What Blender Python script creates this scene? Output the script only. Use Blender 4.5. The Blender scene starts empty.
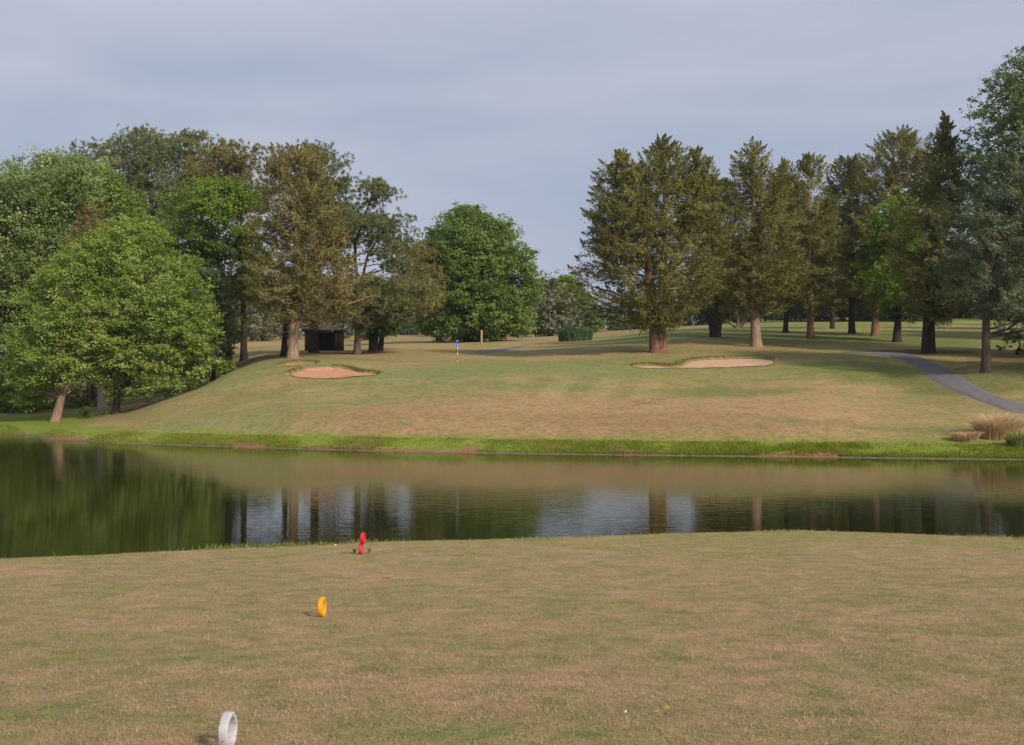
import bpy, math, random
import numpy as np
from mathutils import Vector

C = bpy.context.scene.collection
F = 1100.0; HOR = 380.0; CAMZ = 4.0
R = math.radians
PI = math.pi

# ------------------------------------------------------------------ noise
def _h(i, j, k):
    n = (i * 374761393 + j * 668265263 + k * 1274126177) & 0xFFFFFFFF
    n = ((n ^ (n >> 13)) * 1274126177) & 0xFFFFFFFF
    n = (n ^ (n >> 16)) & 0xFFFFFF
    return n / float(0xFFFFFF)
def vnoise(x, y, z=0.0):
    x = np.asarray(x, float); y = np.asarray(y, float); z = np.asarray(z, float) + 0 * x
    xi = np.floor(x).astype(np.int64); yi = np.floor(y).astype(np.int64); zi = np.floor(z).astype(np.int64)
    fx = x - xi; fy = y - yi; fz = z - zi
    fx = fx * fx * (3 - 2 * fx); fy = fy * fy * (3 - 2 * fy); fz = fz * fz * (3 - 2 * fz)
    r = 0
    for a in (0, 1):
        for b in (0, 1):
            for c in (0, 1):
                w = (fx if a else 1 - fx) * (fy if b else 1 - fy) * (fz if c else 1 - fz)
                r = r + w * _h(xi + a, yi + b, zi + c)
    return r
def fbm(x, y, z=0.0, o=3):
    s = 0; a = 0.5; t = 0
    for i in range(o):
        s = s + a * vnoise(x * 2 ** i + 17.3 * i, y * 2 ** i - 9.1 * i, np.asarray(z) * 2 ** i); t += a; a *= 0.5
    return s / t
def sstep(a, b, x):
    t = np.clip((x - a) / (b - a), 0, 1); return t * t * (3 - 2 * t)

# ------------------------------------------------------------------ terrain
def pchip(xk, yk, x):
    xk = np.asarray(xk, float); yk = np.asarray(yk, float)
    h = np.diff(xk); d = np.diff(yk) / h
    m = np.zeros(len(xk)); m[0] = d[0]; m[-1] = d[-1]
    for i in range(1, len(xk) - 1):
        if d[i - 1] * d[i] > 0:
            w1 = 2 * h[i] + h[i - 1]; w2 = h[i] + 2 * h[i - 1]
            m[i] = (w1 + w2) / (w1 / d[i - 1] + w2 / d[i])
    i = np.clip(np.searchsorted(xk, x) - 1, 0, len(xk) - 2)
    t = (x - xk[i]) / h[i]; t = np.clip(t, 0, 1)
    return ((2*t**3-3*t**2+1)*yk[i] + (t**3-2*t**2+t)*h[i]*m[i] + (-2*t**3+3*t**2)*yk[i+1] + (t**3-t**2)*h[i]*m[i+1])
def Z(Y, py): return CAMZ + (HOR - py) / F * Y
SHORE = [(-900, 104), (-400, 92), (-100, 84), (-20, 82.5), (14, 81), (32, 77), (60, 73.5), (100, 70.3), (200, 66.7), (300, 63.6), (400, 61.3), (500, 59.8),
         (600, 58.7), (700, 57.8), (800, 57), (900, 56), (1024, 55), (1300, 52), (1900, 48)]
def shoreY(px): return pchip([a for a, b in SHORE], [b for a, b in SHORE], px)
# columns of the far bank: (photo column, list of (depth, row) or (depth, 'z', height))
COLS = {
 -900: [(118, 'z', .9), (150, 'z', 3), (220, 'z', 8), (320, 'z', 18)],
 -300: [(100, 'z', .9), (130, 'z', 2.5), (200, 'z', 8), (320, 'z', 18)],
 0:    [(88, 'z', .6), (100, 'z', 1.0), (130, 'z', 2.2), (200, 'z', 8), (320, 'z', 18)],
 60:   [(81, 'z', .55), (89, 'z', .72), (100, 'z', 1.1), (130, 'z', 2.4), (200, 'z', 8.3), (320, 'z', 18)],
 120:  [(75, 'z', .55), (82, 'z', 1.05), (92, 'z', 1.22), (110, 'z', 1.75), (150, 'z', 4.5), (220, 'z', 10), (320, 'z', 18)],
 165:  [(73, 'z', .95), (80, 'z', 2.05), (85, 'z', 2.4), (95, 'z', 2.3), (110, 'z', 2.5), (150, 'z', 5), (220, 'z', 10.5), (320, 'z', 18)],
 200:  [(72, 'z', 1.2), (80, 'z', 2.5), (85, 'z', 3.3), (90, 'z', 3.35), (100, 'z', 3.0), (120, 'z', 3.7), (150, 'z', 6), (220, 'z', 11), (320, 'z', 18)],
 235:  [(71, 420), (79, 398), (86, 374), (90, 371), (98, 370), (110, 364), (125, 357), (150, 350), (200, 345), (320, 336)],
 270:  [(69.5, 420), (77, 397), (83, 376), (87, 367), (92, 362), (100, 358), (112, 354), (125, 351), (150, 347), (200, 344), (320, 336)],
 300:  [(68, 420), (75, 398), (80.5, 380), (86, 366), (90, 360.5), (96, 357), (110, 353), (125, 350.5), (160, 346), (220, 342), (320, 336)],
 340:  [(67.3, 420), (74.5, 398), (80.5, 379), (86, 367.5), (90, 361.5), (97, 357), (110, 353), (125, 350.5), (160, 346), (220, 342), (320, 335)],
 400:  [(66, 420), (73, 398), (80, 380), (86, 370), (95, 360), (110, 352), (140, 345), (200, 340), (320, 334)],
 500:  [(65, 420), (71, 400), (77, 383), (82, 372.5), (90, 363), (100, 357), (120, 349), (150, 341.5), (200, 338), (320, 333)],
 600:  [(64, 425), (70, 405), (77, 385), (84, 370), (92, 358.5), (105, 347.5), (130, 341), (170, 336), (250, 331.5), (320, 328)],
 700:  [(63, 425), (69, 405), (76, 388), (81, 376), (88, 362), (91, 357.5), (97, 349.5), (110, 339), (130, 331.5), (170, 328), (250, 325), (320, 323)],
 800:  [(62, 425), (68, 405), (75, 388), (82, 372), (88, 361), (95, 352), (105, 343), (120, 335), (150, 327.5), (200, 322), (320, 317)],
 900:  [(62, 430), (68, 410), (74, 395), (82, 374), (90, 356.5), (97, 350), (108, 342), (125, 333), (150, 327), (200, 321), (320, 316)],
 1024: [(61, 433), (66, 411), (72, 390), (78, 368), (86, 358), (95, 350), (110, 340), (130, 331), (150, 327), (200, 320.5), (320, 316)],
 1300: [(60, 425), (66, 400), (74, 375), (84, 355), (100, 343), (130, 331), (150, 327), (200, 320), (320, 315)],
 1900: [(60, 415), (66, 390), (74, 368), (84, 352), (100, 341), (130, 331), (150, 327), (200, 320), (320, 315)],
}
TY = np.concatenate([np.arange(20, 130, 0.1), np.arange(130, 340, 0.5), np.arange(340, 1300, 20)])
TP = np.arange(-900, 1901, 5.0)
_rows = []
for px, lst in COLS.items():
    s = float(shoreY(np.array([px]))[0])
    ys = [s - 40, s - 5, s, s + 1.3, s + 2.6]; zs = [-1.6, -1.3, 0.0, .34, .55]
    for e in lst:
        z = e[2] if e[1] == 'z' else Z(e[0], e[1])
        if e[0] < ys[-1] + 1: continue
        ys.append(e[0]); zs.append(max(z, zs[-1] - 3))
    zl = zs[-1]
    ys += [500, 1400]; zs += [zl + 6, zl + 10]
    _rows.append(pchip(ys, zs, np.clip(TY, ys[0], ys[-1])))
_rows = np.array(_rows)
_ck = np.array(list(COLS.keys()), float)
TAB = np.empty((len(TP), len(TY)))
for j in range(len(TY)): TAB[:, j] = pchip(_ck, _rows[:, j], TP)
CR_X = [-60, -40, -20, -14, -9.2, -6.1, -2.4, 1, 4.4, 7.1, 10.7, 14, 20, 40, 60]
CR_Y = [10, 13, 17, 18.3, 19.8, 21.4, 23.4, 24.2, 25.8, 26.8, 24.6, 22.5, 20, 15, 11]
def terrain(x, Y):
    x = np.asarray(x, float); Y = np.asarray(Y, float)
    Yc = np.clip(Y, 20.05, 1250)
    px = np.clip(512 + F * x / Yc, -895, 1895)
    a = (px + 900) / 5; i = np.clip(a.astype(int), 0, len(TP) - 2); fa = a - i
    j = np.clip(np.searchsorted(TY, Yc) - 1, 0, len(TY) - 2); fb = (Yc - TY[j]) / (TY[j + 1] - TY[j])
    far = (TAB[i, j] * (1 - fa) + TAB[i + 1, j] * fa) * (1 - fb) + (TAB[i, j + 1] * (1 - fa) + TAB[i + 1, j + 1] * fa) * fb
    w = sstep(60, 75, Y)
    far = far + 0.16 * (fbm(x * .11, Y * .11, 3.3) - .5) * sstep(0.3, 1.5, far) + .05 * (fbm(x * .6, Y * .6, 7) - .5) * sstep(.3, 1, far) 
    Yn = np.maximum(Y, -6)
    tee = CAMZ - 1.7 - 0.0736 * Yn + .05 * (fbm(x * .25, Y * .25, 1.2) - .5) + .03 * (fbm(x * 1.3, Y * 1.3, 9) - .5)
    cy = np.interp(x, CR_X, CR_Y) + .5 * (fbm(x * .8, x * 0 + 3.1) - .5)
    drop = 0.62 - 0.5 * (Y - cy)
    k = .12
    hh = np.clip(.5 + .5 * (drop - tee) / k, 0, 1)
    near = drop * (1 - hh) + tee * hh - k * hh * (1 - hh)
    near = np.where(Y < cy - 8, tee, near)
    near = np.maximum(near, -1.6)
    return np.where(Y > 45, far, np.where(Y < 30, near, np.maximum(near, far)))
def tz(x, Y): return float(terrain(np.array([x]), np.array([Y]))[0])
def P(px, py, y0=52.0, y1=330.0):
    """point of the far bank seen at a photo position (found once, by ray marching the real ground)"""
    Y = np.arange(y0, y1, .04); x = (px - 512) / F * Y
    d = Z(Y, py) - terrain(x, Y)
    k = np.argmax(d <= 0)
    if d[k] > 0: k = len(Y) - 1
    return x[k], Y[k]
def X(px, Y): return (px - 512) / F * Y

# ------------------------------------------------------------------ mesh helpers
def mesh(name, verts, faces, mats=(), attr=None, smooth=False, col=None, parent=None, loc=None):
    """verts (n,3); faces (m,k) int array or list of such arrays"""
    verts = np.asarray(verts, np.float32)
    fl = faces if isinstance(faces, list) else [faces]
    fl = [np.asarray(f, np.int32) for f in fl if len(f)]
    me = bpy.data.meshes.new(name)
    me.vertices.add(len(verts)); me.vertices.foreach_set('co', verts.ravel())
    idx = np.concatenate([f.ravel() for f in fl])
    tot = np.concatenate([np.full(len(f), f.shape[1], np.int32) for f in fl])
    st = np.concatenate([[0], np.cumsum(tot)[:-1]]).astype(np.int32)
    me.loops.add(len(idx)); me.loops.foreach_set('vertex_index', idx)
    me.polygons.add(len(tot)); me.polygons.foreach_set('loop_start', st)
    try: me.polygons.foreach_set('loop_total', tot)
    except Exception: pass
    if smooth: me.polygons.foreach_set('use_smooth', np.ones(len(tot), bool))
    me.update(calc_edges=True)
    if attr is not None:
        a = me.attributes.new('rnd', 'FLOAT', 'POINT'); a.data.foreach_set('value', np.asarray(attr, np.float32))
    if col is not None:
        a = me.attributes.new('Col', 'FLOAT_COLOR', 'POINT')
        c = np.ones((len(verts), 4), np.float32); c[:, :3] = col; a.data.foreach_set('color', c.ravel())
    for m in (mats if isinstance(mats, (list, tuple)) else [mats]): me.materials.append(m)
    o = bpy.data.objects.new(name, me); C.objects.link(o)
    if loc is not None: o.location = loc
    if parent is not None: o.parent = parent
    return o
def tag(o, label=None, cat=None, group=None, kind=None):
    if label: o['label'] = label
    if cat: o['category'] = cat
    if group: o['group'] = group
    if kind: o['kind'] = kind
    return o
def empty(name, loc, label, cat, group=None):
    o = bpy.data.objects.new(name, None); o.empty_display_size = .3; C.objects.link(o); o.location = loc
    return tag(o, label, cat, group)
class MB:
    def __init__(s): s.v = []; s.f3 = []; s.f4 = []; s.n = 0
    def add(s, v, f):
        f = np.asarray(f, np.int32) + s.n
        (s.f4 if f.shape[1] == 4 else s.f3).append(f); s.v.append(np.asarray(v, float)); s.n += len(v)
    def box(s, c, d, rz=0):
        c = np.array(c); d = np.array(d) / 2
        v = np.array([[i, j, k] for i in (-1, 1) for j in (-1, 1) for k in (-1, 1)]) * d
        ca, sa = math.cos(rz), math.sin(rz)
        v = np.stack([v[:, 0] * ca - v[:, 1] * sa, v[:, 0] * sa + v[:, 1] * ca, v[:, 2]], 1) + c
        s.add(v, [[0, 1, 3, 2], [4, 6, 7, 5], [0, 4, 5, 1], [2, 3, 7, 6], [0, 2, 6, 4], [1, 5, 7, 3]])
    def tube(s, pts, rad, n=6, cap=True, wob=0, rng=None):
        pts = np.asarray(pts, float); rad = np.asarray(rad, float) * np.ones(len(pts))
        t = np.gradient(pts, axis=0); t /= np.linalg.norm(t, axis=1)[:, None] + 1e-9
        ref = np.array([0.31, .95, .02]) if abs(t[0, 2]) > .5 else np.array([0, 0, 1.])
        u = np.cross(t, ref); u /= np.linalg.norm(u, axis=1)[:, None] + 1e-9
        w = np.cross(t, u)
        a = np.arange(n) * 2 * PI / n
        rr = rad[:, None] * np.ones(n)
        if wob and rng is not None: rr = rr * (1 + wob * (rng.random(n)[None, :] - .5) + wob * .5 * (rng.random((len(pts), n)) - .5))
        v = pts[:, None] + rr[..., None] * (np.cos(a)[None, :, None] * u[:, None] + np.sin(a)[None, :, None] * w[:, None])
        k = np.arange(n); f = []
        for i in range(len(pts) - 1):
            f.append(np.stack([i * n + k, i * n + (k + 1) % n, (i + 1) * n + (k + 1) % n, (i + 1) * n + k], 1))
        base = s.n
        s.add(v.reshape(-1, 3), np.concatenate(f))
        if cap:
            s.v.append(pts[-1:]); ci = s.n; s.n += 1
            s.f3.append(np.stack([base + (len(pts) - 1) * n + k, base + (len(pts) - 1) * n + (k + 1) % n, np.full(n, ci)], 1).astype(np.int32))
    def build(s, name, mat, parent=None, smooth=False, off=None, loc=None):
        v = np.concatenate(s.v)
        if off is not None: v = v - np.array(off)
        return mesh(name, v, [np.concatenate(f) for f in (s.f4, s.f3) if f], mat, smooth=smooth, parent=parent, loc=loc)

# ------------------------------------------------------------------ materials
def nodes(name):
    m = bpy.data.materials.new(name); m.use_nodes = True
    nt = m.node_tree; nt.nodes.clear()
    out = nt.nodes.new('ShaderNodeOutputMaterial')
    return m, nt, out
def N(nt, t, **kw):
    n = nt.nodes.new(t)
    for k, v in kw.items():
        if k in n.inputs: n.inputs[k].default_value = v
        else: setattr(n, k, v)
    return n
def ramp(nt, stops):
    r = nt.nodes.new('ShaderNodeValToRGB'); e = r.color_ramp.elements
    while len(e) < len(stops): e.new(.5)
    for i, (p, c) in enumerate(stops): e[i].position = p; e[i].color = (*c, 1)
    return r
def leaf_mat(name, dark, mid, light, trans=.3):
    m, nt, out = nodes(name); L = nt.links.new
    at = N(nt, 'ShaderNodeAttribute', attribute_name='rnd')
    r = ramp(nt, [(0, dark), (.55, mid), (1, light)]); L(at.outputs['Fac'], r.inputs[0])
    p = N(nt, 'ShaderNodeBsdfPrincipled', Roughness=.6); p.inputs['Specular IOR Level'].default_value = .12
    L(r.outputs[0], p.inputs['Base Color'])
    t = N(nt, 'ShaderNodeBsdfTranslucent')
    mx = N(nt, 'ShaderNodeMix', data_type='RGBA', blend_type='MULTIPLY'); mx.inputs[0].default_value = 1
    L(r.outputs[0], mx.inputs[6]); mx.inputs[7].default_value = (1.25, 1.3, .6, 1); L(mx.outputs[2], t.inputs[0])
    ms = N(nt, 'ShaderNodeMixShader'); ms.inputs[0].default_value = trans
    L(p.outputs[0], ms.inputs[1]); L(t.outputs[0], ms.inputs[2]); L(ms.outputs[0], out.inputs[0])
    return m
def bark_mat(name, a, b):
    m, nt, out = nodes(name); L = nt.links.new
    tc = N(nt, 'ShaderNodeTexCoord'); mp = N(nt, 'ShaderNodeMapping'); mp.inputs['Scale'].default_value = (5, 5, .9)
    L(tc.outputs['Object'], mp.inputs[0])
    n = N(nt, 'ShaderNodeTexNoise', Scale=1.6, Detail=6.0, Roughness=.7); L(mp.outputs[0], n.inputs['Vector'])
    r = ramp(nt, [(.3, a), (.7, b)]); L(n.outputs[0], r.inputs[0])
    p = N(nt, 'ShaderNodeBsdfPrincipled', Roughness=.9); p.inputs['Specular IOR Level'].default_value = .15
    L(r.outputs[0], p.inputs['Base Color'])
    bp = N(nt, 'ShaderNodeBump', Strength=.8, Distance=.08); L(n.outputs[0], bp.inputs['Height']); L(bp.outputs[0], p.inputs['Normal'])
    L(p.outputs[0], out.inputs[0]); return m
def plain_mat(name, a, b, scale=4, rough=.7, bump=0.0, spots=None, detail=5.0, stretch=(1, 1, 1), spec=.3):
    m, nt, out = nodes(name); L = nt.links.new
    tc = N(nt, 'ShaderNodeTexCoord'); mp = N(nt, 'ShaderNodeMapping'); mp.inputs['Scale'].default_value = stretch
    L(tc.outputs['Object'], mp.inputs[0])
    n = N(nt, 'ShaderNodeTexNoise', Scale=float(scale), Detail=detail, Roughness=.65); L(mp.outputs[0], n.inputs['Vector'])
    r = ramp(nt, [(.32, a), (.68, b)]); L(n.outputs[0], r.inputs[0])
    p = N(nt, 'ShaderNodeBsdfPrincipled', Roughness=rough); p.inputs['Specular IOR Level'].default_value = spec
    colr = r.outputs[0]
    if spots:
        v = N(nt, 'ShaderNodeTexVoronoi', Scale=spots[0]); L(tc.outputs['Object'], v.inputs['Vector'])
        lt = N(nt, 'ShaderNodeMath', operation='LESS_THAN'); L(v.outputs['Distance'], lt.inputs[0]); lt.inputs[1].default_value = spots[1]
        mx = N(nt, 'ShaderNodeMix', data_type='RGBA'); L(lt.outputs[0], mx.inputs[0]); L(colr, mx.inputs[6]); mx.inputs[7].default_value = (*spots[2], 1)
        colr = mx.outputs[2]
    L(colr, p.inputs['Base Color'])
    if bump:
        bp = N(nt, 'ShaderNodeBump', Strength=1.0, Distance=bump); L(n.outputs[0], bp.inputs['Height']); L(bp.outputs[0], p.inputs['Normal'])
    L(p.outputs[0], out.inputs[0]); return m
def blade_mat(name, stops, trans=.25):
    m, nt, out = nodes(name); L = nt.links.new
    at = N(nt, 'ShaderNodeAttribute', attribute_name='rnd'); r = ramp(nt, stops); L(at.outputs['Fac'], r.inputs[0])
    d = N(nt, 'ShaderNodeBsdfDiffuse'); t = N(nt, 'ShaderNodeBsdfTranslucent'); L(r.outputs[0], d.inputs[0]); L(r.outputs[0], t.inputs[0])
    ms = N(nt, 'ShaderNodeMixShader'); ms.inputs[0].default_value = trans
    L(d.outputs[0], ms.inputs[1]); L(t.outputs[0], ms.inputs[2]); L(ms.outputs[0], out.inputs[0]); return m

M = {}
M['maple'] = leaf_mat('maple_leaves', (.12, .185, .036), (.24, .335, .07), (.4, .48, .17), .45)
M['oak'] = leaf_mat('oak_leaves', (.1, .16, .04), (.22, .3, .09), (.46, .52, .27), .44)
M['bright'] = leaf_mat('bright_leaves', (.088, .155, .02), (.16, .255, .036), (.26, .35, .085), .42)
M['round'] = leaf_mat('round_tree_leaves', (.08, .14, .03), (.16, .25, .052), (.26, .35, .1), .42)
M['shrub'] = leaf_mat('shrub_leaves', (.05, .09, .02), (.085, .145, .03), (.17, .19, .05), .34)
M['cedar'] = leaf_mat('cedar_sprays', (.1, .105, .032), (.19, .188, .056), (.33, .3, .11), .34)
M['browncedar'] = leaf_mat('brown_cedar_sprays', (.125, .112, .042), (.225, .2, .076), (.34, .29, .125), .34)
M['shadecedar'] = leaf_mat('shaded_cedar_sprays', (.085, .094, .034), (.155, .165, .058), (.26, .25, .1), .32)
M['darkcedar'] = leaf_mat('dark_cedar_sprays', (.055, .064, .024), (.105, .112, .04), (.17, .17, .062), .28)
M['greybroad'] = leaf_mat('grey_broad_leaves', (.085, .135, .055), (.165, .23, .105), (.29, .35, .19), .36)
M['greycedar'] = leaf_mat('grey_cedar_sprays', (.085, .115, .065), (.15, .195, .11), (.24, .28, .165), .3)
M['pine'] = leaf_mat('pine_needles', (.08, .105, .04), (.17, .2, .08), (.31, .31, .155), .34)
M['brownpine'] = leaf_mat('brown_pine_needles', (.12, .112, .04), (.21, .185, .066), (.33, .27, .11), .28)
M['fargrey'] = leaf_mat('far_grey_needles', (.11, .125, .075), (.18, .195, .115), (.27, .27, .165), .28)
M['fargreen'] = leaf_mat('far_green_leaves', (.09, .15, .045), (.15, .225, .07), (.22, .3, .11), .34)
M['fardark'] = leaf_mat('far_dark_leaves', (.055, .095, .042), (.09, .145, .065), (.15, .2, .095), .3)
M['bark_grey'] = bark_mat('grey_bark', (.045, .034, .026), (.13, .1, .08))
M['bark_red'] = bark_mat('reddish_bark', (.09, .045, .03), (.28, .16, .11))
M['bark_tan'] = bark_mat('tan_bark', (.13, .085, .06), (.38, .28, .2))
M['bark_dark'] = bark_mat('dark_bark', (.02, .016, .012), (.06, .045, .034))
M['bark_pale'] = bark_mat('pale_bark', (.25, .2, .16), (.5, .43, .36))

# ------------------------------------------------------------------ trees
def unit(v): return v / (np.linalg.norm(v, axis=-1, keepdims=True) + 1e-9)
def quads(c, a, b):
    v = np.stack([c - a, c + b - .15 * a, c + a, c - b - .15 * a], 1).reshape(-1, 3)
    return v, np.arange(len(v)).reshape(-1, 4)
KIND = {  # clump radius, clumps per m2 of lateral area, leaves per clump, leaf length, width ratio, gap threshold, shell exponent
 'broad':  dict(cr=1.05, dens=1.6, n=135, L=.28, W=.66, gap=.22, sh=.42, lob=.42),
 'fine':   dict(cr=.75, dens=2.7, n=120, L=.22, W=.62, gap=.22, sh=.45, lob=.42),
 'airy':   dict(cr=.6, dens=2.2, n=75, L=.24, W=.6, gap=.3, sh=.7, lob=.5),
 'cedar':  dict(cr=.9, dens=3.0, n=135, L=.25, W=.3, gap=.2, sh=.5, lob=.42),
 'pine':   dict(cr=1.0, dens=2.6, n=189, L=.34, W=.16, gap=.26, sh=.58, lob=.5),
}
def to_rows(rows, Y):
    o = []
    for r in rows:
        py, l, rr = r[:3]
        o.append((Z(Y, py), X((l + rr) / 2, Y), (rr - l) / 2 * Y / F))
    o.sort(); return np.array(o)
def make_crown(kind, rows, Y, cy, seed, over=None):
    k = dict(KIND[kind]); k.update(over or {})
    rng = np.random.default_rng(seed)
    rw = to_rows(rows, Y)
    zz, cx, hw = rw.T
    zs = np.linspace(zz[0], zz[-1], 200); hs = np.interp(zs, zz, hw)
    area = np.sum(2 * PI * hs) * (zs[1] - zs[0])
    n = max(6, int(area * k['dens'] * .55))
    cdf = np.cumsum(hs + .25); cdf /= cdf[-1]
    z = np.interp(rng.random(n), cdf, zs)
    th = rng.random(n) * 2 * PI
    r = rng.random(n) ** k['sh']
    h = np.interp(z, zz, hw); c = np.interp(z, zz, cx)
    cr = k['cr'] * (.65 + .7 * rng.random(n))
    cr = np.minimum(cr, .35 + h * .45)
    lob = 1 + k['lob'] * (vnoise(np.cos(th) * 1.6 + seed, np.sin(th) * 1.6 + seed * .7, z / (2.2 if kind in ('cedar', 'pine') else 3.0)) - .45)
    he = np.maximum(h - cr * .35, h * .4) * lob * (1.18 if kind in ('cedar', 'pine') else 1.0)
    z = np.minimum(z, zz[-1] - (.55 if kind != 'cedar' else .8) * cr)
    p = np.stack([c + he * r * np.cos(th), cy + .9 * he * r * np.sin(th), z], 1)
    g = vnoise(p[:, 0] * .55 + seed, p[:, 1] * .55, p[:, 2] * .6)
    keep = (g > k['gap']) | (rng.random(n) < .12)
    p = p[keep]; cr = cr[keep]; th = th[keep]; z = z[keep]; h = h[keep]; c = c[keep]; n = len(p)
    tint = np.clip(.5 + .55 * (vnoise(p[:, 0] * .5 + 9, p[:, 1] * .5, p[:, 2] * .5) - .5) + .22 * rng.standard_normal(n), 0, 1)
    outw = unit(np.stack([p[:, 0] - c, p[:, 1] - cy, np.zeros(n)], 1))
    if kind in ('broad', 'fine', 'airy'):
        m = k['n']; N_ = n * m
        # sub-twigs inside each clump give it its own small masses
        tw = 7
        sub = rng.standard_normal((n, tw, 3)) * np.array([.55, .55, .38]) * cr[:, None, None]
        pick = rng.integers(0, tw, (n, m))
        pos = p[:, None] + np.take_along_axis(sub, pick[..., None].repeat(3, 2), 1) + rng.standard_normal((n, m, 3)) * (cr[:, None, None] * np.array([.25, .25, .16]))
        pos = pos.reshape(-1, 3)
        a = unit(rng.standard_normal((N_, 3)) * np.array([1, 1, .45]) + .35 * np.repeat(outw, m, 0) + np.array([0, 0, -.25]))
        b = unit(np.cross(a, unit(rng.standard_normal((N_, 3)) * .55 + np.array([0, 0, .7]) + .75 * np.repeat(outw, m, 0))))
        s = k['L'] * (.6 + .7 * rng.random(N_))[:, None] / 2
        v, f = quads(pos, a * s, b * s * k['W'])
        t = np.repeat(tint, m) * .82 + .18 * rng.random(N_)
    elif kind == 'cedar':
        m = k['n']; N_ = n * m
        d = unit(outw * (.9) + np.array([0, 0, .3]) + rng.standard_normal((n, 3)) * .45)
        top = (z - zz[0]) / (zz[-1] - zz[0])
        d = unit(d + np.array([0, 0, 1.]) * (top ** 3)[:, None] * 1.1)
        tt = rng.random((n, m))
        pos = p[:, None] + d[:, None] * ((tt * 1.9 - .95) * cr[:, None])[..., None] + rng.standard_normal((n, m, 3)) * ((1.05 - tt) * .36 * cr[:, None])[..., None] * np.array([1, 1, .8])
        pos = pos.reshape(-1, 3)
        a = unit(np.repeat(d, m, 0) + rng.standard_normal((N_, 3)) * .6)
        b = unit(np.cross(a, rng.standard_normal((N_, 3)) * .6 + np.repeat(outw, m, 0) + np.array([0, 0, .5])))
        s = k['L'] * (.6 + .8 * rng.random(N_))[:, None] / 2
        v, f = quads(pos, a * s, b * s * k['W'])
        t = np.repeat(tint, m) * .8 + .2 * rng.random(N_)
    else:
        tuft = 9; ned = k['n'] // tuft; N_ = n * tuft * ned
        tc_ = p[:, None] + rng.standard_normal((n, tuft, 3)) * (cr[:, None, None] * np.array([.7, .7, .3]))
        tc_ = np.repeat(tc_.reshape(-1, 3), ned, 0)
        a = unit(rng.standard_normal((N_, 3)) + np.array([0, 0, .55]) + .45 * np.repeat(outw, tuft * ned, 0))
        b = unit(np.cross(a, rng.standard_normal((N_, 3)) * .6 + .9 * np.repeat(outw, tuft * ned, 0) + np.array([0, 0, .6])))
        s = k['L'] * (.7 + .6 * rng.random(N_))[:, None] / 2
        v, f = quads(tc_ + a * s * .9, a * s, b * s * k['W'])
        t = np.repeat(tint, tuft * ned) * .75 + .25 * rng.random(N_)
    return v, f, np.repeat(np.clip(t, 0, 1), 4), p, cr
TREES = []
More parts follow.
